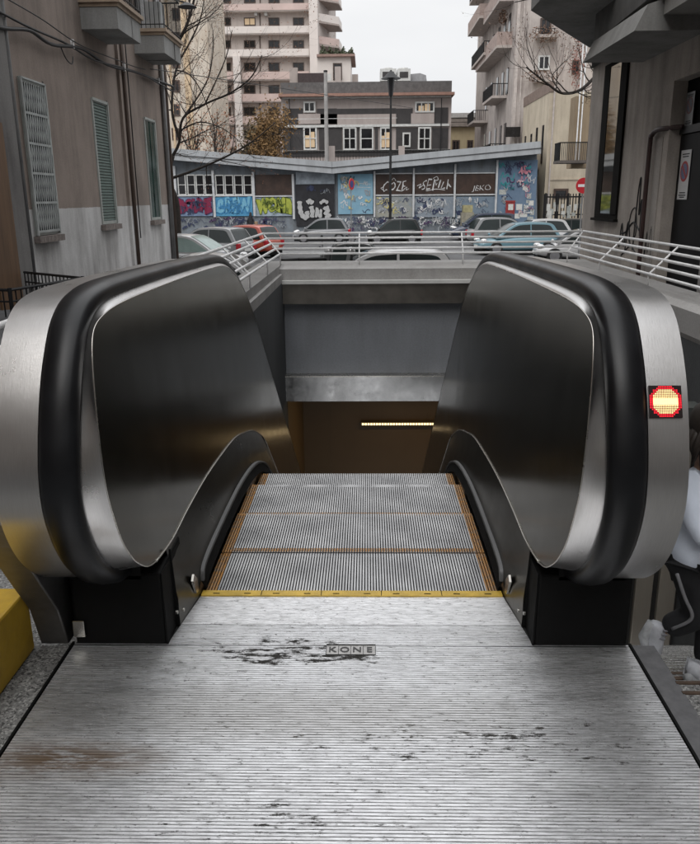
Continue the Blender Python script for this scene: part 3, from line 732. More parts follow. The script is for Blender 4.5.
# pipes and cables
PIPE = mat('brown_pipe', (.1, .07, .055), .6, var=.2)
def wallpipe(name, y, z0, z1, r, m, lab=None):
    o = MB().tube([(-5.93, y, z0), (-5.93, y, z1)], r, 8).build(name, m, LB, smooth=True)
    return o
wallpipe('downpipe', 18.35, -1, 8, .05, PIPE); wallpipe('downpipe', 22.2, -1, 9, .07, mat('zinc_pipe', (.3, .3, .3), .5, metal=.5)); wallpipe('downpipe', 22.6, -1, 9, .05, PIPE)
wallpipe('downpipe', 11.72, -1, 9, .045, mat('zinc_pipe', (.3, .3, .3), .5)); wallpipe('conduit', 18.7, .3, 8, .015, BLKMETAL)
def cable(pts, r=.012, k=6): return MB().tube(cr_spline(pts, k), r, 5)
cA = cable([(-5.9, 10.5, 3.9), (-5.88, 11.6, 4.0), (-5.86, 12.6, 4.15), (-5.87, 13.6, 4.1), (-5.86, 15.2, 4.3), (-5.88, 17, 4.25), (-5.86, 19, 4.4), (-5.88, 21, 4.5), (-5.8, 23, 4.55)], .034)
cA.build('cable', BLKMETAL, LB, smooth=True)
cable([(-5.9, 10.5, 4.25), (-5.86, 12.4, 4.2), (-5.87, 14.4, 4.25), (-5.86, 16, 4.2), (-5.86, 18, 4.35), (-5.86, 20, 4.45), (-5.8, 22.8, 4.4)], .022).build('cable', BLKMETAL, LB, smooth=True)
cable([(-5.9, 10.6, 4.5), (-5.84, 13, 4.45), (-5.84, 15, 4.35), (-5.84, 17.5, 4.45), (-5.84, 20, 4.6), (-5.4, 23, 4.9), (2.5, 42, 5.8)], .012).build('cable', BLKMETAL, LB, smooth=True)
cable([(-5.86, 14.0, 4.16), (-5.84, 14.2, 3.95), (-5.84, 14.5, 3.9), (-5.84, 14.6, 4.05)], .012).build('cable_loop', BLKMETAL, LB, smooth=True)
for y, z in ((14.7, 4.3), (18.2, 4.38), (21.5, 4.5)): MB().box(-5.9, -5.84, y, y + .05, z - .08, z + .09).build('cable_clamp', WHITEP, LB)
# balconies
def lbalcony(y0, y1, z, lab):
    X1 = -5.18
    s_ = MB(); s_.box(-6, X1, y0, y1, z, z + .07).box(-6, X1 + .06, y0 - .05, y1 + .05, z + .072, z + .15)
    b_ = s_.build('balcony', mat('balcony_edge', (.36, .28, .21), .8, var=.2, scale=4), LB)
    b_['label'] = lab
    MB().box(-6, X1 - .03, y0 + .02, y0 + 1.1, z - .43, z - .002).box(-6, X1 - .03, y1 - .7, y1 - .02, z - .43, z - .002).build('bracket', wall_mat('grey_bracket%d' % int(y0), (.40, .40, .39), (.12, .11, .1), .4), b_)
    g = MB(); H = 1.0
    def run(a, c):
        a = Vector(a); c = Vector(c); L = (c - a).length; n_ = max(2, int(L / .11))
        g.tube([a + Vector((0, 0, H)), c + Vector((0, 0, H))], .022, 6); g.tube([a + Vector((0, 0, .1)), c + Vector((0, 0, .1))], .014, 5)
        for i in range(n_ + 1):
            p = a.lerp(c, i / n_); g.tube([p, p + Vector((0, 0, H))], .009, 4, caps=False)
    z1 = z + .15
    run((X1, y0, z1), (X1, y1, z1)); run((-6, y0, z1), (X1, y0, z1)); run((-6, y1, z1), (X1, y1, z1))
    g.build('balcony_railing', BLKMETAL, b_)
lbalcony(15.73, 17.5, 5.2, 'nearer balcony with brown edge'); lbalcony(19.74, 21.65, 5.38, 'farther balcony with a grey blind')
MB().box(-6, -5.92, 20.1, 21.2, 5.54, 8).build('balcony_door', mat('grey_shutter', (.2, .2, .2), .6, stretch=(1, 1, 12), var=.3), LB)
MB().box(-5.7, -5.3, 19.95, 20.4, 5.54, 6.2).build('storage_box', mat('pale_plastic', (.35, .36, .36), .6), LB)
# iron fence by the area below the left building
fe = thing('iron_fence', (-4.6, 9.4, -1.0), 'black iron fence with bars at the foot of the left building', 'fence')
def fence_run(a, c, z0, z1, name='fence_panel'):
    a = Vector(a); c = Vector(c); g = MB()
    for zz in (z1, z1 - .16, z0 + .12): g.tube([(a.x, a.y, zz), (c.x, c.y, zz)], .022 if zz == z1 else .014, 6)
    n_ = int((c - a).length / .11)
    for i in range(n_ + 1):
        p = a.lerp(c, i / n_); g.tube([(p.x, p.y, z0), (p.x, p.y, z1)], .011, 5)
    return g.build(name, BLKMETAL, fe)
fence_run((-4.87, 8.37, 0), (-4.43, 10.0, 0), -1.1, .1); fence_run((-4.43, 10.0, 0), (-5.83, 11.1, 0), -1.1, .1); fence_run((-4.87, 8.37, 0), (-5.87, 8.6, 0), -1.1, .1)
for x, y in ((-4.87, 8.37), (-4.43, 10.0)): MB().tube([(x, y, -1.1), (x, y, .13)], .03, 8).build('post', BLKMETAL, fe)
# ------------------------------------------------------------------ right building
RB = thing('grey_building', (6, 14, -1), 'dark grey concrete building with deep canopies, narrow window and black doorway on the right', 'building')
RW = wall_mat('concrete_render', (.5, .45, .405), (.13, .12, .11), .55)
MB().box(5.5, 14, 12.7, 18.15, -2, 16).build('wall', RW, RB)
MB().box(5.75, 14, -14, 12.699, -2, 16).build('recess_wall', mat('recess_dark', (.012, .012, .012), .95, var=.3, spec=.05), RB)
MB().box(5.5, 5.75, 8.0, 12.697, 3.22, 16).build('lintel', RW, RB)
MB().box(5.5, 5.75, -14, 10.75, -2, 1.2).box(5.5, 5.75, -14, 8.0, 1.21, 16).build('pier', wall_mat('pale_pier', (.36, .34, .33), (.1, .1, .1), .4), RB)
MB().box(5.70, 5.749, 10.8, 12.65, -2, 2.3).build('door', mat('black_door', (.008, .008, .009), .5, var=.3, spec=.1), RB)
MB().box(5.68, 5.749, 10.76, 12.69, 2.32, 2.45).build('transom', BLKMETAL, RB)
# window
wf = MB(); WX = 5.5; y0, y1, z0, z1 = 15.3, 17.0, .78, 4.02
wf.box(WX - .03, WX, y0, y1, z0, z0 + .1).box(WX - .03, WX, y0, y1, z1, z1 + .08).box(WX - .05, WX, y0, y0 + .42, z0 + .1, z1).box(WX - .03, WX, y1 - .42, y1, z0 + .1, z1)
wf_ = wf.build('window', mat('dark_frame', (.012, .011, .01), .9, spec=.1), RB)
MB().box(WX - .02, WX - .012, y0 + .42, y1 - .42, z0 + .1, z1).build('pane', mat('mirror_glass', (.35, .33, .3), .04, metal=.9, var=.1), wf_)
MB().box(WX - .1, WX, y0 - .05, y1 + .05, z0 - .06, z0 - .002).build('sill', MATS['dark_frame'], wf_)
# canopies
CAN = wall_mat('canopy_concrete', (.3, .295, .285), (.1, .1, .09), .5)
MB().prism([(5.5, 18.6, 4.75), (3.25, 14.5, 4.75), (3.25, 13.6, 4.75), (5.5, 13.6, 4.75)], (0, 0, .2)).build('balcony_slab', CAN, RB)
MB().prism([(5.497, 18.3, 4.22), (4.62, 14.9, 4.22), (4.62, 7, 4.52), (5.497, 7, 4.52)], (0, 0, 6)).build('bay_wall', mat('bay_shade', (.06, .058, .055), .8, var=.3), RB)  # shadow on the bay wall is put into its dark base colour
MB().prism([(5.5, 14.5, 3.8), (4.32, 14.5, 3.8), (4.50, 14.5, 4.18), (5.5, 14.5, 4.5)], (0, -3.1, 0)).build('canopy', CAN, RB)
MB().prism([(6.1, 11.38, 4.02), (4.75, 11.38, 4.02), (4.75, 11.38, 4.3), (6.1, 11.38, 4.3)], (0, -5, 0)).build('canopy', wall_mat('canopy_pale', (.36, .35, .33), (.15, .15, .14), .4), RB)
MB().box(5.42, 5.497, 14.5, 14.75, 4.6, 8).build('drip_edge', PIPE, RB)
# red-brown pipe
MB().tube(cr_spline([(5.42, 13.42, -.6), (5.42, 13.42, .8), (5.42, 13.42, 2.2), (5.42, 13.36, 2.36), (5.43, 13.2, 2.43), (5.44, 12.9, 2.44), (5.66, 12.5, 2.44)], 4), .045, 8).build('pipe', mat('red_brown_pipe', (.04, .02, .018), .5, var=.3), RB, smooth=True)
MB().box(5.485, 5.499, 12.95, 13.3, -.3, 2.3).build('patched_strip', wall_mat('strip_plaster', (.4, .37, .34), (.12, .1, .1), .5), RB)
# scribbled graffiti by the pipe
INK = mat('spray_black', (.015, .015, .015), .7, var=0)
gr = MB()
def scrib(pts, r=.02): gr.tube([(5.4975 - .0, y, z) for y, z in cr_spline(pts, 5)], r, 4)
scrib([(15.0, .2), (14.9, .7), (14.7, .25), (14.5, .75), (14.3, .3)]); scrib([(14.6, .1), (14.4, .9), (14.1, 1.0), (14.0, .5), (14.4, .4), (13.9, .15)], .016)
scrib([(14.1, .2), (14.05, 1.3), (13.95, 1.6), (13.9, .9), (13.8, 1.2), (13.75, .5), (13.6, .8)]); scrib([(14.8, .05), (14.2, .3), (13.6, .25)], .02); scrib([(13.4, .1), (13.3, .6), (13.2, .2), (13.1, .7), (13.0, .1)])
scrib([(14.95, .5), (14.6, .55), (14.2, .75), (13.8, .6)])
go = gr.build('graffiti', INK, RB)
# no parking sheets on the door
def psheet(y, z, w_, h_, tone, lab):
    col = mat('sheet_%s' % tone, {'white': (.5, .5, .5), 'dim': (.12, .12, .12)}[tone], .4, var=.1)
    X = 5.69
    o = MB().box(X - .008, X, y - w_ / 2, y + w_ / 2, z - h_ / 2, z + h_ / 2)
    o = o.build('no_parking_sign', col, origin=(X, y, z - h_ / 2)); tag(o, lab, 'sign')
    a = MB(); 
    def disc(r, zz, t, mb, x): mb.tube([(x, y, zz), (x - t, y, zz)], r, 24); return mb
    disc(w_ * .40, z + .06, .003, MB(), X - .008).build('red_ring', mat('sign_red' + tone, (.35, .02, .02) if tone == 'white' else (.08, .01, .01), .5), o)
    disc(w_ * .30, z + .06, .003, MB(), X - .0112).build('blue_field', mat('sign_blue' + tone, (.1, .12, .22) if tone == 'white' else (.03, .03, .05), .5), o)
    b_ = MB(); M_ = Matrix.Translation((X - .0145, y, z + .06)) @ Matrix.Rotation(R(45), 4, 'X')
    b_.box(-.001, .001, -w_ * .32, w_ * .32, -.025, .025); place(b_, M_); b_.build('slash', MATS['sign_red' + tone], o)
    c_ = MB()
    for i, (dz, ww) in enumerate(((h_ * .42, .36), (h_ * .37, .3), (-h_ * .36, .3), (-h_ * .41, .36), (-h_ * .45, .25))): c_.box(X - .0095, X - .0081, y - w_ * ww, y + w_ * ww, z + dz - .011, z + dz + .008)
    c_.build('printed_lines', INK, o)
psheet(12.28, 1.62, .44, .84, 'white', 'white no parking sign with red ring on the black door')
psheet(12.35, 2.72, .36, .55, 'dim', 'dim reflection of the no parking sign above the door, put in as a darker sheet')  # upper sheet: dim reflection put into darker copies of the sign colours
# ------------------------------------------------------------------ buildings behind the viewer (unseen, added to darken reflections in the steel)
BB = thing('reflected_building', (0, -20, 0), 'plain unseen building added behind the viewer to darken reflections in the steel', 'building')
MB().box(-30, 30, -32, -22, -1, 17).build('wall', wall_mat('rear_plaster', (.3, .26, .22)), BB)
for i in range(7):
    for j in range(4): MB().box(-22 + i * 7, -20.6 + i * 7, -21.99, -21.9, 2 + j * 4, 4.2 + j * 4).build('window', GLASS, BB)
# ------------------------------------------------------------------ kiosk building with graffiti  (plane y = 57)
Y = 57.0
KB = thing('graffiti_building', (-1, Y, -1.4), 'long low blue building with sloping pale roofs, boarded windows and graffiti', 'building')
WB = wall_mat('blue_grey_wall', (.26, .295, .33), (.13, .13, .13), .6)
def fasc(pts, Y0, Y1, name, m, par_):
    q = [P(px, py, Y0) for px, py in pts]; MB().prism(q, (0, Y1 - Y0, 0)).build(name, m, par_)
x0, x1, z0, z1 = Pq(150, 172, 540, 233, Y)
fasc([(150, 236), (150, 158), (335, 172), (335, 236)], Y + .05, Y + 8, 'wall', WB, KB)
fasc([(335.2, 236), (335.2, 172), (537, 150), (537, 236)], Y + .05, Y + 8, 'wall', WB, KB)
ROOF = wall_mat('roof_fascia', (.5, .52, .54), (.2, .2, .2), .35)
fasc([(140, 145.5), (332, 161.5), (332, 173.5), (140, 157)], Y - .9, Y + 9, 'roof', ROOF, KB)
fasc([(332.2, 161.5), (541, 141), (541, 153.5), (332.2, 173.5)], Y - .9, Y + 9, 'roof', ROOF, KB)
fasc([(140, 151.5), (332, 167.2), (332, 168), (140, 152.3)], Y - .94, Y - .901, 'roof_seam', MATS['asphalt'], KB)
fasc([(332.2, 167.2), (541, 147.5), (541, 148.3), (332.2, 168)], Y - .94, Y - .901, 'roof_seam', MATS['asphalt'], KB)
# mullions / columns
CW = mat('white_column', (.52, .53, .54), .6, var=.15)
for px, a, b_ in ((176, 166, 216), (214, 170, 217), (254, 172, 216), (293.5, 174, 219)): fbox(MB(), px - 1.1, a, px + 1.1, b_, Y, .18).build('column', CW, KB)
for px, a, b_ in ((374.5, 171, 217), (413.5, 168, 217), (454.5, 164, 217), (496, 160, 222)): fbox(MB(), px - .9, a, px + .9, b_, Y, .18).build('column', CW, KB)
for a, b_, py in ((177.2, 212.8, 195.5), (215.2, 252.8, 195.5), (255.2, 292.3, 196), (375.5, 412.5, 195), (414.5, 453.5, 194.8), (455.5, 495, 194.5)): fbox(MB(), a, py - .6, b_, py + .7, Y, .12).build('rail', CW, KB)
for a, b_, py in ((375.5, 412.5, 173.5), (414.5, 453.5, 173.3), (455.5, 495, 173)): fbox(MB(), a, py - .5, b_, py + .5, Y, .1).build('rail', CW, KB)
BRW = mat('brown_board', (.045, .025, .018), .5, var=.4, scale=1.5)
brds = []
for i, (a, b_, t_, u_) in enumerate(((255.4, 292, 174.5, 195.2), (375.8, 412.3, 174.2, 194.2), (414.8, 453.3, 174, 194), (455.8, 494.8, 173.8, 193.7))):
    brds.append(fbox(MB(), a, t_, b_, u_, Y, .04, -.001).build('boarded_window', BRW, KB))
# white framed windows with dark panes
for a in (178, 187.3, 196.2, 205):
    fwin(KB, a, 174.5, a + 8.2, 195, Y, WFRAME, DGLASS, .07, .09, 0, 1)
for a in (215.6, 225, 234.4, 243.8):
    fwin(KB, a, 174.8, a + 8.6, 195, Y, WFRAME, DGLASS, .07, .09, 0, 1)
# panels under the windows
def panel(a, t_, b_, u_, col, name='panel', lab=None, col2=None, sc=2):
    o = fbox(MB(), a, t_, b_, u_, Y, .06, -.001).build(name, mat('panel_%d_%d' % (int(a), int(t_)), col, .75, var=.3, scale=sc, col2=col2), KB)
    if lab: o['label'] = lab
    return o
panel(178, 197, 212.6, 216, (.16, .22, .33), lab='blue panel with purple and red bubble lettering'); panel(215.4, 197, 252.6, 216, (.05, .22, .42), col2=(.1, .33, .5), lab='bright blue panel with pale blue lettering')
panel(255.4, 197.5, 292.2, 216, (.3, .36, .42), lab='panel with yellow-green lettering')
panel(375.8, 196.5, 412.4, 217, (.35, .33, .26), col2=(.22, .26, .3), sc=1); panel(414.8, 196.5, 453.4, 217, (.28, .31, .35), col2=(.17, .21, .25), sc=1); panel(455.8, 196.5, 494.8, 222, (.13, .18, .24), col2=(.2, .25, .3), sc=1)
panel(338, 174, 373, 214, (.17, .33, .45), col2=(.25, .42, .52), sc=.8, name='poster_wall', lab='light blue painted wall section'); panel(497, 160, 536, 224, (.09, .15, .23), col2=(.16, .22, .3), sc=.8, name='painted_wall', lab='dark blue wall section with bills and tags')
panel(296, 171.5, 334.5, 184, (.3, .34, .38), name='fascia_panel'); panel(296, 184.3, 334.5, 226, (.02, .02, .024), name='shutter', lab='black shutter with large white LINE bubble lettering')
# base wall with scribbles
def stroke(pts, wpx, YY, m, name, par_, col=None):
    g = MB()
    for pl in pts:
        q = [P(a, b_, YY) for a, b_ in cr_spline(pl, 5)]
        rr = wpx * (YY + 2.4) / 780 / 2; k_ = len(q)
        g.tube(q, [rr * (.55 if i in (0, k_ - 1) else 1 + .18 * math.sin(i * 1.7)) for i in range(k_)], 8 if wpx > 1.5 else 5)
    for v in g.v: v.y = YY + (v.y - YY) * .03
    return g.build(name, m, par_)
rs = random.Random(3)
def tagword(x, y, w_, h_, n_, rs_=rs):
    pts = []; cx = x
    for i in range(n_ * 3):
        pts.append((x + w_ * i / (n_ * 3) + rs_.uniform(-1, 1) * h_ * .22, y + rs_.uniform(-.5, .5) * h_))
    return pts
def spray(name, col): return mat(name, col, .7, var=.15, scale=6)
bluei = spray('spray_navy', (.03, .04, .09)); whitei = spray('spray_white', (.62, .62, .62)); greyi = spray('spray_grey', (.3, .32, .34)); redi = spray('spray_crimson', (.2, .012, .05)); purp = spray('spray_purple', (.06, .03, .09)); cyani = spray('spray_pale_blue', (.16, .4, .55)); limei = spray('spray_lime', (.36, .4, .06)); teal = spray('spray_teal', (.03, .25, .27)); pinki = spray('spray_pink', (.5, .2, .25)); yeli = spray('spray_yellow', (.55, .48, .2))
for (a, b_) in ((178, 212), (214, 252), (255, 293)):
    stroke([tagword(a + 4, 221, 12, 5, 3), tagword(a + 18, 221, 13, 4.5, 3)], .35, Y - .01, bluei, 'graffiti', KB)
stroke([tagword(x, 223.5 + rs.uniform(-2, 2), 9, 6, 3) for x in range(376, 494, 8)], .3, Y - .01, bluei, 'graffiti', KB)
stroke([tagword(x, 222.5 + rs.uniform(-2, 2), 9, 6, 3) for x in range(378, 494, 9)], .35, Y - .018, whitei, 'graffiti', KB)
stroke([tagword(x, 221 + rs.uniform(-2, 2), 9, 6, 3) for x in range(338, 372, 8)], .35, Y - .018, whitei, 'graffiti', KB)
# bubble pieces: outlined words in block letters
def piece(txt, px, py, wpx, hpx, YY, fill, line, par_, bold=.05, sh=0):
    q = text_mesh(txt, 1.0, bold, .001); xs_ = [v.x for v in q.v]; ys_ = [v.y for v in q.v]
    W = max(xs_) - min(xs_); H = max(ys_) - min(ys_); c = P(px, py, YY); s_ = (YY + 2.4) / 780 * 1.02
    def mk_(qq, yy, grow, m, nm):
        M_ = Matrix.Translation((c.x, yy, c.z)) @ Matrix.Rotation(R(90), 4, 'X') @ Matrix.Diagonal((wpx * s_ / W, hpx * s_ / H, 1, 1)) @ Matrix.Shear('XZ', 4, (0, 0))
        place(qq, M_); return qq.build(nm, m, par_)
    ol = text_mesh(txt, 1.0, bold + .05, .001)
    for qq in (q, ol):
        for v in qq.v:
            nx = noise.noise_vector(Vector((v.x * 1.9, v.y * 1.9, len(txt) + px * .1))); v.x += nx.x * .16; v.y += nx.y * .2
    mk_(ol, YY - .005, 0, line, 'lettering_outline'); mk_(q, YY - .014, 0, fill, 'lettering')
piece('BOUME', 195.5, 206, 31, 14, Y - .075, redi, purp, KB, .09)
piece('BREW', 234, 206, 33, 14, Y - .075, cyani, spray('spray_blue', (.04, .2, .4)), KB, .05)
piece('WOME', 274, 206.5, 33, 13, Y - .075, limei, spray('spray_olive', (.1, .14, .02)), KB, .10)
# LINE in fat rounded strokes
BL = [0]
def blobline(pl, w_):
    BL[0] += .022
    stroke(pl, w_ + 1.5, Y - .075 - BL[0], spray('spray_black2', (.005, .005, .005)), 'lettering_outline', KB)
    stroke(pl, w_, Y - .087 - BL[0], spray('spray_silver', (.42, .42, .42)), 'lettering', KB)
blobline([[(299.5, 201), (300, 208), (301.5, 214), (305, 217.5), (307.5, 215.5), (307, 211)]], 4.4)
blobline([[(307, 203), (310, 201), (313, 203.5)], [(311, 206), (312.5, 212), (312, 217.5)]], 4.2)
blobline([[(316, 217.5), (317, 208), (318.5, 214), (320.5, 217), (321, 209)]], 2.4)
blobline([[(320, 203.5), (324, 200.8), (328, 203)], [(329, 207), (324.5, 208.5), (329, 210.5), (325, 213), (330, 215.5), (325, 217.5)]], 3.0)
PEND = [(179, 212, bluei), (216, 252, spray('spray_blue', (.04, .2, .4))), (257, 291, spray('spray_olive', (.1, .14, .02)))]
# tags on the boarded windows
def tagtext(txt, px, py, wpx, hpx, YY, m, par_):
    q = text_mesh(txt, 1.0, -.012, .001); xs_ = [v.x for v in q.v]; ys_ = [v.y for v in q.v]
    W = max(xs_) - min(xs_); H = max(ys_) - min(ys_); c = P(px, py, YY); s_ = (YY + 2.4) / 780 * 1.02
    for v in q.v:
        nx = noise.noise_vector(Vector((v.x * 2.4, v.y * 2.4, px * .1))); v.x += .2 * v.y + nx.x * .14; v.y += nx.y * .2
    place(q, Matrix.Translation((c.x, YY, c.z)) @ Matrix.Rotation(R(90), 4, 'X') @ Matrix.Diagonal((wpx * s_ / W, hpx * s_ / H, 1, 1))); return q.build('graffiti', m, par_)
tagtext('COZE', 394, 187, 22, 9, Y - .05, whitei, KB); [stroke([q_], .5, Y - .05, whitei, 'graffiti', KB) for q_ in ([(383, 190), (381, 188), (384, 187)], [(392, 180), (394, 178), (396, 181)], [(404, 189), (407, 187), (406, 190), (409, 188.5)])]
tagtext('SEMLI', 435, 185.5, 24, 9, Y - .05, whitei, KB); stroke([[(417, 186), (421, 184), (419, 188), (423, 185)], [(426, 191), (436, 189), (445, 190)], [(447, 184), (451, 187), (448, 183)], [(433, 178.5), (437, 176.5), (438, 180), (434, 180)]], .6, Y - .05, whitei, 'graffiti', KB)
tagtext('JEKO', 482, 188, 17, 6.5, Y - .05, whitei, KB)
stroke([tagword(x, 202 + rs.uniform(-3, 3), 10, 8, 3) for x in range(378, 452, 9)], .45, Y - .065, greyi, 'graffiti', KB)
stroke([tagword(x, 206 + rs.uniform(-5, 5), 8, 7, 2) for x in (378, 386, 395, 418, 428, 440)], .6, Y - .07, whitei, 'graffiti', KB)
stroke([tagword(379, 201, 9, 6, 2), tagword(387, 205, 8, 8, 2)], 1.0, Y - .073, yeli, 'graffiti', KB)
for (a, b_) in ((383, 200), (419, 200.5), (430, 200), (442, 200.3)): stroke([[(a - 1.2, b_), (a, b_ - 1.4), (a + 1.3, b_), (a, b_ + 1.2)]], 1.4, Y - .08, bluei, 'graffiti', KB)
stroke([tagword(499, 176, 18, 9, 4), tagword(501, 182, 14, 7, 3)], .9, Y - .07, teal, 'graffiti', KB)
stroke([tagword(520, 178, 10, 8, 3), tagword(521, 188, 8, 10, 3)], .6, Y - .07, pinki, 'graffiti', KB)
stroke([tagword(503, 169, 12, 6, 3), tagword(505, 196, 8, 6, 2), tagword(516, 166, 10, 5, 2)], .5, Y - .074, bluei, 'graffiti', KB)
def tagband(xa, xb, ya, yb, n__, d0, cols, hmax=4.2):
    groups = {}
    for q_ in range(n__):
        xx = rs.uniform(xa, xb - 7); yy = rs.uniform(ya + 1, yb - 1); m_ = rs.choice(cols); g = groups.setdefault(m_.name, (m_, MB()))[1]
        w__ = rs.uniform(3, 9); h__ = rs.uniform(1.2, hmax); n2 = rs.randint(6, 13); rr_ = rs.choice([.28, .35, .5, .8, 1.1]) * (Y + 2.4) / 780 / 2
        pl = [(xx + w__ * i / n2 + rs.uniform(-1, 1) * 1.3, min(yb, max(ya, yy + rs.uniform(-1, 1) * h__))) for i in range(n2)]
        t_ = MB(); t_.tube([P(a, c_, Y) for a, c_ in cr_spline(pl, 5)], rr_, 5); yv = Y - d0 - .0012 * q_
        for v in t_.v: v.y = yv + (v.y - Y) * .02
        g.add(t_.v, t_.f)
    for m_, g in groups.values(): g.build('graffiti', m_, KB)
for k_, a_ in enumerate(((178, 290, 217, 229, 60, .02, [bluei, greyi, purp, bluei]), (338, 494, 216, 231, 110, .088, [bluei, whitei, greyi, purp, whitei]), (376, 412, 197, 214, 26, .088, [whitei, greyi, bluei, yeli]), (415, 452, 197, 214, 26, .088, [whitei, greyi, bluei]), (456, 494, 197, 220, 18, .088, [bluei, greyi, whitei]),
    (498, 534, 162, 190, 24, .088, [teal, bluei, purp, teal]), (516, 534, 165, 215, 18, .125, [pinki, purp, whitei]), (498, 516, 186, 222, 12, .09, [bluei, greyi]), (339, 372, 176, 212, 22, .088, [bluei, whitei, greyi, yeli]), (297, 334, 186, 198, 5, .088, [greyi, bluei]))): tagband(*a_)
for (xa, xb, m_) in PEND: tagband(xa, xb, 199, 214, 14, .11, [m_], 5)
# painted figures on the light blue section, and bills
stroke([tagword(341, 187, 8, 10, 3), tagword(341, 203, 9, 6, 2)], .9, Y - .07, whitei, 'graffiti', KB); stroke([tagword(343, 184, 6, 9, 2)], .9, Y - .075, yeli, 'graffiti', KB); stroke([tagword(342, 181, 7, 9, 2), tagword(362, 211, 9, 4, 3)], .5, Y - .08, bluei, 'graffiti', KB)
stroke([[(355, 183), (371, 184)], [(356, 187), (371, 187.5)]], .4, Y - .07, whitei, 'graffiti', KB)
PAPER = mat('paper', (.6, .6, .57), .8, var=.15, scale=12); PAPR2 = mat('old_paper', (.4, .42, .4), .8, var=.3, scale=12)
for i, (px, py, w_, h_) in enumerate(((502.5, 192, 7, 5), (525, 188, 5, 4), (529, 196, 4, 5), (531, 203, 5, 5), (526, 208, 5, 6), (519, 207, 6, 6), (532, 212, 4, 6), (523, 215, 8, 4), (530, 219, 6, 5), (517, 216, 5, 5), (527.5, 201.5, 3, 3), (520, 212, 3, 3))):
    fbox(MB(), px - w_ / 2, py - h_ / 2, px + w_ / 2, py + h_ / 2, Y, .066, -.061).build('bill', PAPER if i % 2 else PAPR2, KB)
fbox(MB(), 505, 200.5, 515, 202, Y, .12).box(*(lambda q: (q[0], q[1], Y - .1, Y, q[2], q[3]))(Pq(505.5, 202, 514.5, 214, Y))).build('notice_board', mat('red_board', (.28, .03, .03), .6), KB)
fbox(MB(), 508, 204, 513, 210, Y, .105).build('bill', PAPER, KB)
x0, x1, z0, z1 = Pq(461, 205, 473, 231, Y - 1)
kg = thing('machine_box', ((x0 + x1) / 2, Y - 1, -1.3), 'small worn beige machine box standing against the blue wall', 'box')
MB().box(x0, x1, Y - 1.5, Y - .6, z0, z1 - .5).build('body', mat('beige_metal', (.28, .26, .2), .6, var=.3, scale=3), kg); MB().box(x0 + .1, x1 - .1, Y - 1.45, Y - .65, z1 - .49, z1).build('top', mat('yellowish_metal', (.33, .3, .16), .6, var=.3), kg)
# ------------------------------------------------------------------ modern low building with dark panels
Y = 85.0
MBd = thing('modern_building', (0, Y, -1.4), 'two storey modern building of dark panels and pink bands with lit windows', 'building')
PK = wall_mat('pink_render', (.56, .49, .46), (.3, .25, .23), .3); DKP = mat('dark_cladding', (.042, .038, .038), .6, var=.25, scale=1.5)
x0, x1, z0, z1 = Pq(282, 94, 451, 160, Y)
MB().box(x0, x1, Y, Y + 14, -1.4, z1).build('wall', PK, MBd)
fbox(MB(), 281, 82, 451.5, 93.5, Y - .2, .3, 14).build('roof_parapet', mat('slate_parapet', (.105, .098, .096), .7, var=.25, scale=3), MBd)
fbox(MB(), 279, 93.6, 454, 96.4, Y - .4, .7, 14).build('cornice', mat('terracotta_line', (.3, .17, .13), .7), MBd)
fbox(MB(), 282.5, 96.5, 451, 98, Y - .2, .3, 5).build('cornice', WFRAME, MBd)
for a, b_, t_, u_ in ((283, 303, 108.5, 124), (317, 337, 108.5, 124), (337, 396, 108.5, 114), (396, 412.5, 108.5, 124), (434.5, 448, 107.5, 124), (320, 337, 114, 124),
                      (283, 303, 128, 150), (319, 342, 128, 150), (396, 417.5, 128, 150), (432, 448, 128, 150), (357.5, 359, 128, 150), (375, 378, 128, 150), (283, 448, 151.5, 156)):
    fbox(MB(), a, t_, b_, u_, Y, .12, -.001).build('dark_panel', DKP, MBd)
for a, b_, t_, u_ in ((298.5, 320.5, 114, 124), (337.5, 396, 114.3, 124.5), (411, 434, 113.5, 123.6)): fbox(MB(), a, t_, b_, u_, Y, .25, -.001).build('pink_panel', PK, MBd)
fbox(MB(), 282.5, 124.6, 449, 127, Y, .3).build('band', WFRAME, MBd); fbox(MB(), 282.5, 150, 449, 151.3, Y, .3).build('band', WFRAME, MBd)
for a, b_, t_, u_, g_, n_ in ((303.5, 315.5, 101.5, 112.5, None, 1), (415, 434.5, 101.5, 112.5, 'l', 2), (303.5, 317, 126.5, 150, 'l', 1), (343, 356.5, 127, 150, None, 1), (360, 373.5, 127, 150, None, 0), (380, 391, 127, 150, 'l', 1), (402.5, 410.5, 132.5, 147, None, 0), (418, 431, 127, 150, None, 1)):
    gw = None
    x0, x1, z0, z1 = Pq(a, t_, b_, u_, Y)
    f = fwin(MBd, a, t_, b_, u_, Y - .12, WFRAME, DGLASS, .16, .14, n_, 1 if u_ - t_ > 15 else 0)
    if g_:
        for k in range(2):
            xx = x0 + (x1 - x0) * (.3 + .32 * k); zb = z0 + (z1 - z0) * .12
            MB().box(xx - .25, xx + .3, Y - .153, Y - .151, zb, zb + (z1 - z0) * (.5 + .15 * k)).build('lit_interior', LIT, f)
for a, b_, t_, u_ in ((380, 396, 70, 82), (397, 410, 70, 82)):
    x0, x1, z0, z1 = Pq(a, t_, b_, u_, Y + 3); f = MB().box(x0, x1, Y + 2, Y + 5, z0, z1).build('roof_unit', WFRAME, MBd)
    MB().box(x0 + .25, x1 - .25, Y + 1.95, Y + 1.99, z0 + .3, z1 - .3).build('fan_grille', DKP, f); MB().cyl(((x0 + x1) / 2, Y + 3.5, z1), (0, 0, 1), .5, .25).build('fan_cap', WFRAME, f)
q = [P(a, b_, Y + 3) for a, b_ in ((410, 82), (410, 74), (420, 73), (426, 75), (427, 82))]
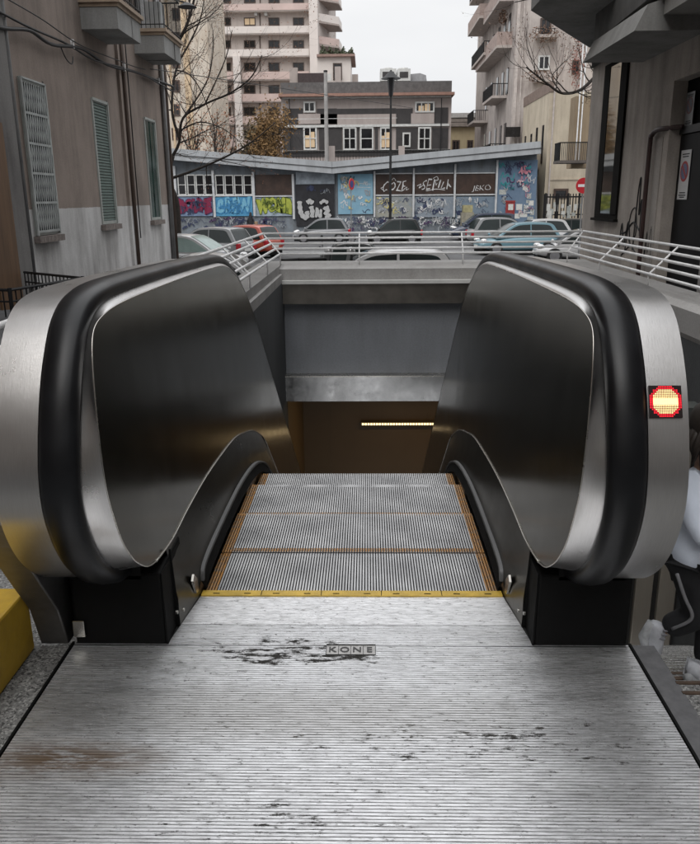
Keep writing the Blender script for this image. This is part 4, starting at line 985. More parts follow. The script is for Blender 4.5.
MB().prism(q, (0, 2, 0)).build('air_duct', mat('galvanised', (.35, .35, .36), .5, metal=.6), MBd)
for px in (290, 441): fbox(MB(), px - .4, 98, px + .4, 150, Y - .35, .1).build('downpipe', BLKMETAL, MBd)
rl = MB()
for py in (118.2,): fbox(rl, 283, py, 397, py + .5, Y - 2.5, .05)
rl.build('wire', WFRAME, MBd)
# fence of the yard in front
yf = thing('yard_fence', (0, 82, -1), 'dark railing fence with pink pillars in front of the modern building', 'fence')
g = MB(); x0, x1, z0, z1 = Pq(284, 150, 450, 160, 80)
g.box(x0, x1, 79.95, 80.05, z1 - .1, z1); x = x0
while x < x1: g.box(x, x + .05, 79.97, 80.03, z0 - 1, z1); x += .3
g.build('bars', BLKMETAL, yf)
for px, t_ in ((332, 146), (401.5, 146)):
    x0, x1, z0, z1 = Pq(px - 3, t_, px + 3, 162, 80); MB().box(x0, x1, 79.7, 80.3, -1.4, z1).build('pillar', PK, yf)
# ------------------------------------------------------------------ tall apartment block
Y = 122.0
AB = thing('apartment_block', (-15, Y, -1.4), 'tall pale pink apartment block with long balcony bands and brown windows', 'building')
APW = wall_mat('apartment_render', (.66, .585, .54), (.36, .31, .29), .3); BAND = mat('band_white', (.72, .66, .62), .8, var=.06, scale=.5); PINK = mat('salmon_band', (.6, .47, .43), .8, var=.1, scale=.5); BRWIN = mat('brown_window', (.07, .045, .035), .4, var=.4)
x0, x1, z0, z1 = Pq(207, 0, 318, 150, Y + 1.2)
ztop = P(260, -120, Y).z
MB().box(x0, x1, Y + 1.2, Y + 14, -1.4, ztop).build('wall', APW, AB)
rowsA = [(-50, -44), (-27.5, -21.5), (-19 + 14.5, 2), (3.5 , 9.5), (26, 33), (49, 56), (71.5, 79), (93.5, 101), (116, 124), (139, 147)]
rowsA = [(-64, -57), (-41, -34), (-19, -12), (3.5, 10), (26, 33), (49, 56), (71.5, 79), (93.5, 101), (116, 124), (139, 147)]
for i, (t_, u_) in enumerate(rowsA):
    x0, x1, z0, z1 = Pq(214 if i != 4 else 212, t_, 309, u_, Y)
    low = i >= 6
    if low:
        xa = Pq(213, t_, 235, u_, Y); xb = Pq(242, t_, 309, u_, Y)
        for q in (xa, xb):
            b_ = MB().box(q[0], q[1], Y, Y + .25, q[2], q[3]).build('balcony_band', PINK, AB)
            MB().box(q[0], q[1], Y + .1, Y + 1.2, q[2] - .12, q[2] + .05).build('balcony_floor', BAND, b_)
    else:
        b_ = MB().box(x0, x1, Y, Y + .25, z0, z1).build('balcony_band', BAND if i != 3 else PINK, AB); MB().box(x0, x1, Y + .1, Y + 1.2, z0 - .12, z0 + .05).build('balcony_floor', BAND, b_)
    if i == 3: pass
def pillar(a, b_, t_, u_):
    x0, x1, z0, z1 = Pq(a, t_, b_, u_, Y); MB().box(x0, x1, Y - .3, Y + 1.25, z0, z1).build('pillar', BAND, AB)
pillar(206.5, 214, -110, 150); pillar(309, 317.5, -110, 140); pillar(235, 242, 56, 150)
for i, (t_, u_) in enumerate([(-51, -43), (-28, -20), (-5, 3), (17.5, 25.5), (40.2, 48), (62.5, 71), (85, 93.5), (107, 115.5), (130, 139)]):
    for j, (a, b_) in enumerate(((220, 231), (244, 255.5), (268.5, 279.5), (293, 304))):
        fwin(AB, a, t_, b_, u_, Y + 1.2, BRWIN, DGLASS, .12, .1, 1, 0, glow=LIT if (i == 3 and j == 1) else None)
    MB().box(*(lambda q: (q[0], q[1], Y + 1.1, Y + 1.2, q[2], q[3]))(Pq(259.5, t_ - 6, 260.5, u_, Y + 1.2))).build('partition', BRWIN, AB)
for px in (256, 266):
    fbox(MB(), px - 1.3, 12.5, px + 1.5, 16, Y + 1.1, .5).build('air_conditioner', WFRAME, AB)
# receding side with stacked balconies
x0 = P(318, 50, Y + 1).x
MB().prism([(x0, Y + 1.3, -1.4), (x0 + 2.2, Y + 14, -1.4), (x0 - 2, Y + 14, -1.4)], (0, 0, ztop + 1.4)).build('side_wall', APW, AB)
for i, zr in enumerate((-60, -38, -16, 6, 28, 50)):
    z = P(330, zr, Y + 6).z
    b_ = MB().prism([(x0, Y + 2, z), (x0 + 3.0, Y + 4.5, z), (x0 + 3.4, Y + 9, z), (x0 + .5, Y + 9, z)], (0, 0, .25)).build('side_balcony', mat('side_balcony', (.4, .34, .31), .8, var=.15), AB)
    MB().prism([(x0 + .1, Y + 2.0, z + .26), (x0 + 2.9, Y + 4.5, z + .26), (x0 + 3.0, Y + 4.6, z + .26), (x0 + .2, Y + 2.1, z + .26)], (0, 0, 1.0)).build('parapet', PINK if i % 2 else BAND, b_)
    MB().prism([(x0 + 3.0, Y + 4.6, z + .26), (x0 + 3.3, Y + 9, z + .26), (x0 + 3.2, Y + 9, z + .26), (x0 + 2.9, Y + 4.6, z + .26)], (0, 0, 1.0)).build('parapet', BAND, b_)
# terrace house at its right
TH = thing('terrace_house', (-4, 112, -1.4), 'small pale house with a planted roof terrace beside the apartment block', 'building')
Y = 112.0
x0, x1, z0, z1 = Pq(318, 57, 351, 160, Y); MB().box(x0, x1, Y, Y + 9, -1.4, z1).build('wall', BAND, TH)
fbox(MB(), 317, 54.5, 355, 57, Y, .6, 9).build('roof', mat('terrace_edge', (.3, .2, .17), .8), TH)
fwin(TH, 333, 63, 342, 80, Y, BRWIN, DGLASS, .15, .1, 0)
fbox(MB(), 335, 67, 341, 84, Y - 1, .5).build('chimney', PK, TH); fbox(MB(), 290, 68, 298, 84, Y - 1, .5).build('chimney', PK, TH)
fbox(MB(), 298, 73.5, 324, 84, Y - 1.5, .5).build('shed', mat('dark_shed', (.06, .045, .045), .8), TH)
fbox(MB(), 325, 74, 331, 81, Y - 1.2, .3).build('tank', WFRAME, TH)
x0, x1, z0, z1 = Pq(352, 66, 358, 82, Y + 2); MB().box(x0, x1, Y + 2, Y + 4, -1, z0 + 1.0).build('annex', APW, TH)
lf = MB(); rr = random.Random(5)
for i in range(420):
    px = rr.uniform(320, 354); p = P(px, 54 - abs(rr.gauss(0, 1)) * (2.2 + 1.5 * math.sin(px * .9)), Y + rr.uniform(0, 1)); d = .16
    a = Vector((rr.uniform(-1, 1), rr.uniform(-1, 1), rr.uniform(-1, 1))).normalized() * d; b_ = a.orthogonal().normalized() * d
    lf.quad(p - a, p - b_, p + a, p + b_)
LEAFG = mat('terrace_leaves', (.05, .06, .03), .8, var=.4, scale=2)
tp = lf.build('terrace_plants', LEAFG, origin=(-4, Y, P(335, 55, Y).z)); tag(tp, 'row of green plants along the roof terrace edge', 'plants')
# ------------------------------------------------------------------ cream tower behind the left building
TW = thing('cream_tower', (-22, 95, -1.4), 'tall cream tower block with ochre stripes partly hidden by bare branches', 'building')
Y = 95.0
CRM = wall_mat('cream_render', (.78, .70, .6), (.5, .38, .27), .5)
x0, x1, z0, z1 = Pq(120, -80, 208, 160, Y); MB().box(x0, x1, Y, Y + 12, -1.4, z1).build('wall', CRM, TW)
for a, b_ in ((183, 189), (168, 170)): fbox(MB(), a, -60, b_, 158, Y, .15).build('ochre_stripe', mat('ochre', (.55, .42, .28), .8, var=.35, scale=1), TW)
for r_ in range(8): fwin(TW, 172, -40 + r_ * 24, 180, -28 + r_ * 24, Y, BRWIN, DGLASS, .15, .1, 1)
# ------------------------------------------------------------------ low cream house in the gap
LH = thing('cream_house', (11, 104, -1.4), 'low yellow cream house with a brown roof seen in the gap between buildings', 'building')
Y = 104.0
x0, x1, z0, z1 = Pq(440, 127, 500, 160, Y); MB().box(x0, x1, Y, Y + 8, -1.4, z1).build('wall', wall_mat('yellow_render', (.5, .42, .27), (.35, .28, .18), .4), LH)
for a, t_, u_ in ((443, 119, 122), (443, 122.5, 126.5)): fbox(MB(), a, t_, 500, u_, Y - .2, .4, 6).build('roof_band', mat('grey_brown_roof', (.2, .17, .15), .8, var=.2), LH)
fbox(MB(), 443, 113, 500, 117.5, Y + 5, .4, 6).build('upper_roof', mat('pale_roof', (.3, .29, .28), .8), LH)
fwin(LH, 452, 140, 459.5, 155, Y, BRWIN, DGLASS, .15, .1, 1); fwin(LH, 467, 140, 473, 152, Y, BRWIN, DGLASS, .15, .1, 1)
# ------------------------------------------------------------------ tall building on the right with side balconies
TR = thing('balcony_building', (14, 75, -1.4), 'tall old pink grey building on the right with balconies and plants along its side', 'building')
TRW = wall_mat('old_pink_render', (.6, .54, .5), (.22, .18, .17), .6)
YF = 69.0; XC = P(513.5, 80, YF).x
MB().box(XC, XC + 16, YF, YF + 24, -1.4, 26).build('wall', TRW, TR)
MB().box(XC + .05, XC + .3, YF - .12, YF - .001, -1.4, 26).box(XC + .55, XC + .65, YF - .15, YF - .02, -1.4, 26).build('corner_pipe', mat('pale_pipe', (.45, .4, .37), .7), TR)
def sbal(y0, y1, z, solid=False, dep=1.3):
    b_ = MB().box(XC - dep, XC, y0, y1, z, z + .22).build('balcony', mat('balcony_slab', (.42, .37, .34), .8, var=.2), TR)
    if solid: MB().box(XC - dep, XC - dep + .12, y0, y1, z + .22, z + 1.25).box(XC - dep + .12, XC, y0, y0 + .12, z + .22, z + 1.25).build('parapet', mat('balcony_parapet', (.36, .28, .25), .8, var=.2), b_)
    else:
        g = MB(); g.box(XC - dep, XC - dep + .06, y0, y1, z + 1.15, z + 1.22)
        n_ = int((y1 - y0) / .22)
        for i in range(n_ + 1): g.box(XC - dep, XC - dep + .04, y0 + i * .22, y0 + i * .22 + .04, z + .22, z + 1.15)
        for i in range(int(dep / .2)): g.box(XC - dep + i * .2, XC - dep + i * .2 + .04, y0, y0 + .04, z + .22, z + 1.15)
        g.box(XC - dep, XC, y0, y0 + .05, z + 1.15, z + 1.22); g.build('railing', BLKMETAL, b_)
sbal(70.5, 84, 13.4, True); sbal(77, 86, 13.9, False, 1.5)
sbal(72, 78, 9.6); sbal(83, 88, 8.5, False, 1.5); sbal(72, 77, 4.6); sbal(82, 87, 4.0, False)
sbal(70.5, 80, 17.0, True, 1.2); sbal(80, 89, 17.6, True, 1.6); sbal(70.5, 82, 20.4, True); sbal(84, 91, 21, False)
for yy in (71.5, 74, 77, 80.5, 84):
    for zz in (2.2, 5.4, 9.9, 14.2, 17.6):
        MB().box(XC - .06, XC - .001, yy, yy + 1.0, zz, zz + 2.1).build('window', DGLASS, TR)
fwin(TR, 538, 55.5, 549.5, 70, YF, WFRAME, DGLASS, .12, .12, 1); fbox(MB(), 533, 80, 551, 83, YF, .9).build('balcony', TRW, TR)
fwin(TR, 540, 18, 551, 36, YF, BRWIN, DGLASS, .12, .12, 1)
b_ = fbox(MB(), 535, 36.5, 556, 39.5, YF, 1.1).build('balcony', TRW, TR)
g = MB(); x0, x1, z0, z1 = Pq(535.5, 28, 555.5, 36.4, YF - 1.0); x = x0
g.box(x0, x1, YF - 1.03, YF - .98, z1 - .05, z1)
while x < x1: g.box(x, x + .04, YF - 1.02, YF - .98, z0, z1); x += .25
g.build('railing', BLKMETAL, b_)
fwin(TR, 572, 60, 579, 74, YF, BRWIN, DGLASS, .12, .12, 1); fwin(TR, 541, -16, 552, 2, YF, BRWIN, DGLASS, .12, .12, 1)
fbox(MB(), 505, 127, 520, 137, YF - .5, .2).build('awning', DGLASS, TR)
# plants trailing on the balconies
def leafcloud(c, rad, n_, size, m, name, lab, cat, seed=1, group=None):
    rr = random.Random(seed); g = MB()
    for i in range(n_):
        while True:
            v = Vector((rr.uniform(-1, 1), rr.uniform(-1, 1), rr.uniform(-1, 1)))
            if v.length < 1: break
        p = Vector(c) + Vector((v.x * rad[0], v.y * rad[1], v.z * rad[2]))
        a = Vector((rr.uniform(-1, 1), rr.uniform(-1, 1), rr.uniform(-1, 1))).normalized() * size * rr.uniform(.6, 1.3); b_ = a.orthogonal().normalized() * size * .7
        g.quad(p - a, p - b_, p + a, p + b_)
    o = g.build(name, m, origin=(c[0], c[1], c[2] - rad[2])); tag(o, lab, cat, group); return o
DRY = mat('dry_leaves', (.14, .08, .05), .85, var=.4, scale=2)
leafcloud(P(545, 34, YF - 1), (1.4, .4, .7), 260, .09, DRY, 'balcony_plant', 'dry plants on the small upper balcony of the pink grey building', 'plant', 2)
leafcloud(P(541, 76, YF - .8), (1.5, .4, .5), 200, .09, DRY, 'balcony_plant', 'dry plants under the white framed window of the pink grey building', 'plant', 3)
leafcloud(P(503, 17, YF + 3), (.4, .9, .6), 200, .08, DRY, 'balcony_plant', 'plants hanging from a side balcony at the top of the pink grey building', 'plant', 4)
leafcloud(P(577, 62, YF - 1), (.7, .4, 2.2), 240, .09, mat('red_leaves', (.2, .06, .04), .85, var=.3), 'climbing_plant', 'reddish climbing plant on the wall beside the pipes', 'plant', 5)
# cream annex in front of it
CA = thing('cream_annex', (15, 58, -1.4), 'cream yellow house with a sloping terrace wall and narrow dark windows', 'building')
YC = 58.0; XA = P(549.5, 140, YC).x; zt = P(549.5, 81, YC).z
CRW = wall_mat('cream_wall', (.62, .54, .42), (.3, .25, .2), .5)
XB = XA - .15
MB().box(XB, XA + 9, YC, YC + 9.8, -1.4, P(549.5, 92, YC).z).build('wall', CRW, CA)
MB().box(XB - .04, XB + .3, YC - .05, YC + 9.8, P(549.5, 91.9, YC).z, zt).build('terrace_wall', mat('brown_terrace', (.19, .14, .115), .8, var=.2), CA)
for yy, z0, z1 in ((59.3, 3.6, 6.3), (61.5, 3.6, 6.3), (63.6, 3.6, 6), (66, 3.6, 6)): MB().box(XB - .05, XB - .001, yy, yy + .5, z0, z1).build('window', DGLASS, CA)
MB().box(XB - .7, XB, 60.5, 66.5, 3.2, 3.35).box(XB - .7, XB - .64, 60.5, 66.5, 3.36, 4.3).build('balcony', mat('brown_terrace', (.19, .14, .115), .8), CA)
MB().box(XA + .1, XA + .2, YC - .1, YC - .001, -1.4, 8.8).build('downpipe', mat('pale_pipe', (.45, .4, .37), .7), CA)
fbox(MB(), 549.8, 178.5, 585, 180, YC, .06).build('string_course', CRW, CA)
fwin(CA, 553.5, 188.5, 568, 198, YC, BRWIN, DGLASS, .15, .1, 0)
# nearer strip with iron balcony
NB = thing('pipe_building', (16, 46, -1.4), 'narrow ochre wall with white pipes and a black iron balcony', 'building')
YN = 46.0; x0 = P(572.5, 150, YN).x
MB().box(x0, x0 + 8, YN, YN + 1.2, P(575, 168, YN).z, P(571, 96, YN).z).build('wall', wall_mat('ochre_wall', (.36, .28, .19), (.2, .15, .1), .5), NB)
for px in (580, 583.5): fbox(MB(), px - .5, 20, px + .5, 160, YN - .1, .06).build('pipe', WHITEP, NB)
x0, x1, z0, z1 = Pq(559, 142, 590, 163, YN - 1.2)
b_ = MB().box(x0, x1, YN - 1.4, YN + .1, z0, z0 + .15).build('balcony', mat('dark_slab', (.1, .085, .075), .8), NB)
g = MB(); g.box(x0, x1, YN - 1.4, YN - 1.36, z1 - .06, z1)
x = x0
while x < x1: g.box(x, x + .03, YN - 1.4, YN - 1.37, z0 + .15, z1); x += .1
y = YN - 1.4
while y < YN: g.box(x0, x0 + .03, y, y + .03, z0 + .15, z1); y += .12
g.box(x0, x0 + .04, YN - 1.4, YN, z1 - .06, z1); g.build('railing', BLKMETAL, b_)
# ------------------------------------------------------------------ gate with bills
GT = thing('iron_gate', (11, 50, -1.4), 'black iron gate covered with paper bills beside the blue building', 'gate')
YG = 52.0; x0, x1, z0, z1 = Pq(543, 196, 584, 234, YG); g = MB()
g.box(x0, x1, YG - .04, YG + .04, z1 - .1, z1).box(x0, x1, YG - .04, YG + .04, z0 + .3, z0 + .4).box(x0, x1, YG - .04, YG + .04, (z0 + z1) / 2, (z0 + z1) / 2 + .08)
x = x0
while x < x1: g.box(x, x + .06, YG - .03, YG + .03, -1.4, z1 + .15); x += .19
g.build('bars', BLKMETAL, GT)
for px in (544.5, 556, 567, 578): fbox(MB(), px - .8, 193, px + .8, 236, YG, .12).build('post', BLKMETAL, GT)
rr = random.Random(9)
for i in range(22):
    px = rr.uniform(546, 582); py = rr.uniform(202, 225); w_ = rr.uniform(2, 5); h_ = rr.uniform(3, 7)
    o = fbox(MB(), px, py, px + w_, py + h_, YG - .06 - .004 * i, .003).build('bill', PAPER if i % 3 else PAPR2, GT)
fbox(MB(), 528, 184, 536, 228, YG + 4.4, .3).box(0, .01, 70, 70.01, 0, .01) if False else None
# ------------------------------------------------------------------ street signs
def roundsign(px, py, Yv, r, rot, lab, bar=True, poletop=None):
    c = P(px, py, Yv); t = thing('no_entry_sign' if bar else 'round_sign', (c.x, Yv, -1.4), lab, 'sign', rz=rot)
    n_ = 28
    MB().cyl((0, 0, c.z + 1.4), (0, -1, 0), r, .02, n_).build('sign_plate', mat('sign_face_red', (.5, .02, .03), .4, var=.08), t, local=True)
    MB().cyl((0, .002, c.z + 1.4), (0, 1, 0), r * .98, .008, n_).build('sign_back', mat('sign_back', (.3, .3, .3), .5, metal=.5), t, local=True)
    if bar: MB().box(-r * .72, r * .72, -.024, -.0205, c.z + 1.4 - r * .17, c.z + 1.4 + r * .17).build('white_bar', WHITEP, t, local=True)
    else: MB().cyl((0, -.0205, c.z + 1.4), (0, -1, 0), r * .62, .004, n_).build('blue_field', mat('sign_blue_field', (.04, .06, .2), .4), t, local=True)
    MB().tube([(0, .04, 0), (0, .04, c.z + 1.4 + r)], .03, 8).build('pole', mat('sign_pole', (.25, .25, .25), .5, metal=.4), t, local=True)
    return t
roundsign(583.5, 185.5, 30, .30, 0, 'red no entry sign with white bar at the corner of the dark grey building')
roundsign(351.5, 184, 48, .34, R(62), 'small red roadside sign on a thin pole in front of the pale blue wall', bar=False)
# ------------------------------------------------------------------ lamp posts
c = P(391, 70, 50); t = thing('street_lamp', (c.x, 50, -1.4), 'tall black street lamp with a lantern top in front of the graffiti building', 'street lamp')
MB().tube([(c.x, 50, -1.4), (c.x, 50, .5), (c.x, 50, c.z)], [.11, .09, .06], 10).build('pole', BLKMETAL, t)
MB().cyl((c.x, 50, c.z - 1.5), (0, 0, 1), .13, 1.0, 10, .24).build('lantern', DGLASS, t)
MB().cyl((c.x, 50, c.z - .5), (0, 0, 1), .62, .1, 12, .5).cyl((c.x, 50, c.z - .4), (0, 0, 1), .45, .35, 12, .08).build('hood', BLKMETAL, t)
c = P(325.5, 72, 79); t = thing('concrete_pole', (c.x, 79, -1.4), 'plain pale concrete utility pole in front of the modern building', 'pole')
MB().tube([(c.x, 79, -1.4), (c.x, 79, c.z)], [.26, .17], 10).build('shaft', mat('pole_concrete', (.33, .32, .31), .8, var=.15), t)
MB().cyl((c.x, 79, c.z), (0, 0, 1), .2, .15, 10).build('cap', BLKMETAL, t)
c = P(187, 3, 26); t = thing('hanging_lamp', (-6, 26, c.z), 'dark dish shaped street lamp jutting out near the left balconies', 'street lamp')
MB().cyl((c.x, 26, c.z - .12), (0, 0, 1), .32, .12, 16, .12).build('shade', BLKMETAL, t); MB().tube([(c.x, 26, c.z), (c.x - .9, 26, c.z + .25), (-7.4, 26, c.z + .2)], .03, 6).build('arm', BLKMETAL, t)
# ------------------------------------------------------------------ cars
PAINTS = {}
def paint(name, col, rough=.25):
    if name in PAINTS: return PAINTS[name]
    m, t, b, n, l = nt(name); b.inputs['Base Color'].default_value = rgb(col); b.inputs['Roughness'].default_value = rough + .1; b.inputs['Coat Weight'].default_value = .7; b.inputs['Coat Roughness'].default_value = .06
    z = n.new('ShaderNodeTexNoise'); z.inputs['Scale'].default_value = 3; z.inputs['Detail'].default_value = 6; tc = n.new('ShaderNodeTexCoord'); l.new(tc.outputs['Object'], z.inputs['Vector'])
    mr = n.new('ShaderNodeMapRange'); mr.inputs['To Min'].default_value = rough; mr.inputs['To Max'].default_value = rough + .25; l.new(z.outputs['Fac'], mr.inputs['Value']); l.new(mr.outputs[0], b.inputs['Roughness'])
    PAINTS[name] = m; return m
TYRE = mat('tyre', (.012, .012, .012), .8, var=.2); RIMM = mat('wheel_rim', (.4, .4, .42), .35, metal=.8, var=.1); CARGL = mat('car_glass', (.015, .022, .022), .12, var=.3, scale=1, spec=.4); HL = mat('headlight', (.6, .6, .6), .1, var=.1, metal=.4); TL = mat('taillight', (.4, .01, .02), .2, var=0); PLATEW = mat('number_plate', (.6, .6, .58), .5, var=.05)
def car(name, lab, x, y, rz, L, W, H, pm, style='hatch', z=None, glass=CARGL, wheels=True, grp='cars parked behind the well'):
    t = thing(name, (x, y, gz(y) if z is None else z), lab, 'car', grp, rz)
    h = L / 2; bel = H * .58; w2 = W / 2
    if style == 'sedan': S = [(-h, .36, .80), (-h + .12, .26, .9), (-h * .62, .2, .93), (-h * .3, .18, bel), (h * .28, .18, bel * .97), (h * .75, .2, .82), (h - .1, .26, .68), (h, .38, .58)]; ca = (-h * .66, -h * .38, h * .12, h * .46)
    elif style == 'van': S = [(-h, .36, bel), (-h + .08, .24, bel + .05), (-h * .6, .2, bel + .05), (0, .18, bel), (h * .5, .18, bel - .02), (h * .8, .2, bel - .16), (h - .06, .26, .72), (h, .38, .6)]; ca = (-h + .06, -h * .88, h * .2, h * .62)
    else: S = [(-h, .38, bel - .06), (-h + .09, .26, bel + .03), (-h * .65, .2, bel + .04), (-h * .2, .18, bel), (h * .3, .18, bel - .03), (h * .7, .2, bel - .14), (h - .12, .26, .66), (h, .38, .55)]; ca = (-h + .1, -h * .72, h * .14, h * .62)
    rings = []
    for i, (sx, zb, zt) in enumerate(S):
        k = 1 - .16 * (abs(sx) / h) ** 4
        wm = w2 * k
        rings.append([(sx, -wm * .86, zb), (sx, -wm * .97, zb + .12), (sx, -wm, (zb + zt) * .5), (sx, -wm * .96, zt - .07), (sx, -wm * .86, zt), (sx, 0, zt + .035), (sx, wm * .86, zt), (sx, wm * .96, zt - .07), (sx, wm, (zb + zt) * .5), (sx, wm * .97, zb + .12), (sx, wm * .86, zb)])
    b = MB().loft(rings).build('body', pm, t, local=True, smooth=True, auto=38)
    sb = b.modifiers.new('s', 'SUBSURF'); sb.levels = 1; sb.render_levels = 2
    # greenhouse: roof and pillars
    xa, xb, xc, xd = ca; bw = w2 * .93; rw = w2 * .74; zr = H
    def zbel(xx): return bel - .03
    zb0 = bel - .05
    arc = cr_spline([(xa, zb0), (xa + (xb - xa) * .55, zb0 + (zr - zb0) * .6), (xb, zr - .055), (xb + (xc - xb) * .33, zr - .005), (xb + (xc - xb) * .68, zr - .008), (xc, zr - .07), (xc + (xd - xc) * .5, zb0 + (zr - zb0) * .5), (xd, zb0 - .02)], 4)
    def hw_(z): return bw * .95 + (rw - bw * .95) * max(0, min(1, (z - zb0) / (zr - zb0)))
    rings = []
    for (x_, z_) in arc:
        y_ = hw_(z_); rings.append([(x_, -y_, z_), (x_, -y_ * .86, z_ + .022), (x_, 0, z_ + .04), (x_, y_ * .86, z_ + .022), (x_, y_, z_)])
    cab = MB().loft(rings, closed=False, caps=False)
    for s in (-1, 1): cab.poly([(x_, s * hw_(z_), z_) for x_, z_ in arc])
    cb_ = cab.build('cabin', pm, t, local=True, smooth=True, auto=35)
    def ribbon(i0, i1, name, kk=.86):
        g = MB(); rg = []
        for i in range(i0, i1 + 1):
            x_, z_ = arc[i]; y_ = hw_(z_) * kk; a_ = arc[max(i - 1, 0)]; c_ = arc[min(i + 1, len(arc) - 1)]; tx_, tz_ = c_[0] - a_[0], c_[1] - a_[1]; L_ = math.hypot(tx_, tz_); nx_, nz_ = -tz_ / L_ * .012, tx_ / L_ * .012
            rg.append([(x_ + nx_, -y_, z_ + .024 + nz_), (x_ + nx_, 0, z_ + .042 + nz_), (x_ + nx_, y_, z_ + .024 + nz_)])
        g.loft(rg, closed=False, caps=False); return g.build(name, glass, cb_, local=True, smooth=True)
    ribbon(1, 7, 'rear_window'); ribbon(len(arc) - 9, len(arc) - 2, 'windscreen')
    for s in (-1, 1):
        ins = []
        cx0 = (xa + xd) / 2; cz0 = zb0 + (zr - zb0) * .5
        for x_, z_ in arc: ins.append((cx0 + (x_ - cx0) * .87, max(zb0 + .06, cz0 + (z_ - cz0) * .80)))
        xm = cx0 - (xd - xa) * .03
        left = [p for p in ins if p[0] < xm - .03]; right = [p for p in ins if p[0] > xm + .03]
        for nm_, pl in (('side_window', left + [(xm - .03, max(p[1] for p in ins)), (xm - .03, zb0 + .06)]), ('side_window', right + [(xm + .03, zb0 + .06), (xm + .03, max(p[1] for p in ins))])):
            MB().prism([(x_, s * (hw_(z_) + .002), z_) for x_, z_ in pl], (0, s * .008, 0)).build(nm_, glass, cb_, local=True)
    for s in (-1, 1):
        for xx in (-L * .31, L * .31):
            wt = bpy.data.objects.new('wheel', None); COL.objects.link(wt); wt.parent = t; wt.location = (xx, s * (w2 - .1), .31)
            MB().cyl((0, -.1, 0), (0, 1, 0), .31, .2, 22).build('tyre', TYRE, wt, local=True, bevel=.03)
            MB().cyl((0, s * .085, 0), (0, s, 0), .2, .025, 16).cyl((0, s * .11, 0), (0, s, 0), .06, .01, 10).build('rim', RIMM, wt, local=True)
        MB().ball((h - .2, s * w2 * .68, .68 if style != 'van' else .78), .16, (1, .9, .6)).build('headlight', HL, t, local=True, smooth=True)
        MB().box(-h - .01, -h + .12, s * w2 * .72 - .12, s * w2 * .72 + .12, bel - .32 if style != 'sedan' else .62, bel - .02 if style != 'sedan' else .8).build('taillight', TL, t, local=True, bevel=.03)
        MB().ball((xd - .12, s * (w2 + .05), bel + .06), .1, (.6, 1, .7)).build('mirror', pm, t, local=True, smooth=True)
    MB().box(-h - .02, -h + .02, -.25, .25, .48, .6).build('number_plate', PLATEW, t, local=True); MB().box(h - .02, h + .025, -.25, .25, .36, .47).build('number_plate', PLATEW, t, local=True)
    MB().box(-h * .95, h * .95, -w2 * .8, w2 * .8, .14, .34).build('underside', BLACK, t, local=True)
    return t
white = paint('car_white', (.45, .45, .45)); silver = paint('car_silver', (.22, .225, .23)); orange = paint('car_orange_red', (.4, .055, .025)); greyc = paint('car_grey', (.2, .205, .215)); blackc = paint('car_black', (.015, .017, .018)); navy = paint('car_navy', (.02, .03, .06)); lblue = paint('car_light_blue', (.12, .235, .285))
paleg = mat('pale_windscreen', (.25, .33, .31), .12, var=.2, scale=1)
def cx_(px, Yv): return P(px, 240, Yv).x
car('parked_car', 'white car with a pale windscreen half hidden by the brown building corner', cx_(190, 27), 27, R(-12), 4.1, 1.75, 1.42, white, 'hatch', glass=paleg)
car('parked_car', 'silver car with upright red rear lamp beside the orange red car', cx_(208, 32.5), 33.0, R(155), 3.9, 1.68, 1.46, silver)
car('parked_car', 'orange red hatchback behind the silver car at the left', cx_(242, 35), 35.5, R(150), 3.7, 1.68, 1.46, orange)
car('parked_car', 'light grey hatchback parked in front of the black shutter with bubble letters', cx_(322, 47), 47, R(180), 3.5, 1.6, 1.45, greyc)
car('parked_car', 'black hatchback parked near the lamp post', cx_(394, 45.5), 45.5, R(180), 3.3, 1.6, 1.44, blackc)
car('parked_car', 'dark navy car with a white headlight behind the light blue car', cx_(482, 49), 49, R(180), 4.1, 1.75, 1.62, navy, 'van')
car('parked_car', 'silver car with a red tail lamp between the navy and light blue cars', cx_(503, 43), 43, R(8), 4.0, 1.7, 1.52, silver)
car('parked_car', 'light blue hatchback facing left in front of the other cars', cx_(517, 36), 36, R(188), 4.0, 1.7, 1.46, lblue)
car('parked_car', 'white car mostly hidden behind the light blue hatchback', cx_(536, 40), 40.5, R(185), 3.8, 1.7, 1.48, white)
car('parked_car', 'white car close behind the far railing, only its roof showing', .35, 16.4, R(180), 3.9, 1.65, 1.40, white, z=-1.30)
car('parked_car', 'white car close behind the far railing left of the one whose roof shows', -3.6, 17.2, R(0), 4.1, 1.65, 1.34, white, 'sedan', z=-1.36)
car('parked_car', 'black car parked across the middle of the car park', cx_(345, 26), 26, R(180), 4.4, 1.72, 1.36, blackc, 'sedan', z=-1.62)
car('parked_car', 'dark car at the right end close to the iron gate', cx_(562, 44), 44, R(170), 3.9, 1.7, 1.4, blackc)
car('parked_car', 'white car tucked behind the right corner railing', cx_(590, 30), 31, R(175), 4.0, 1.7, 1.35, white)
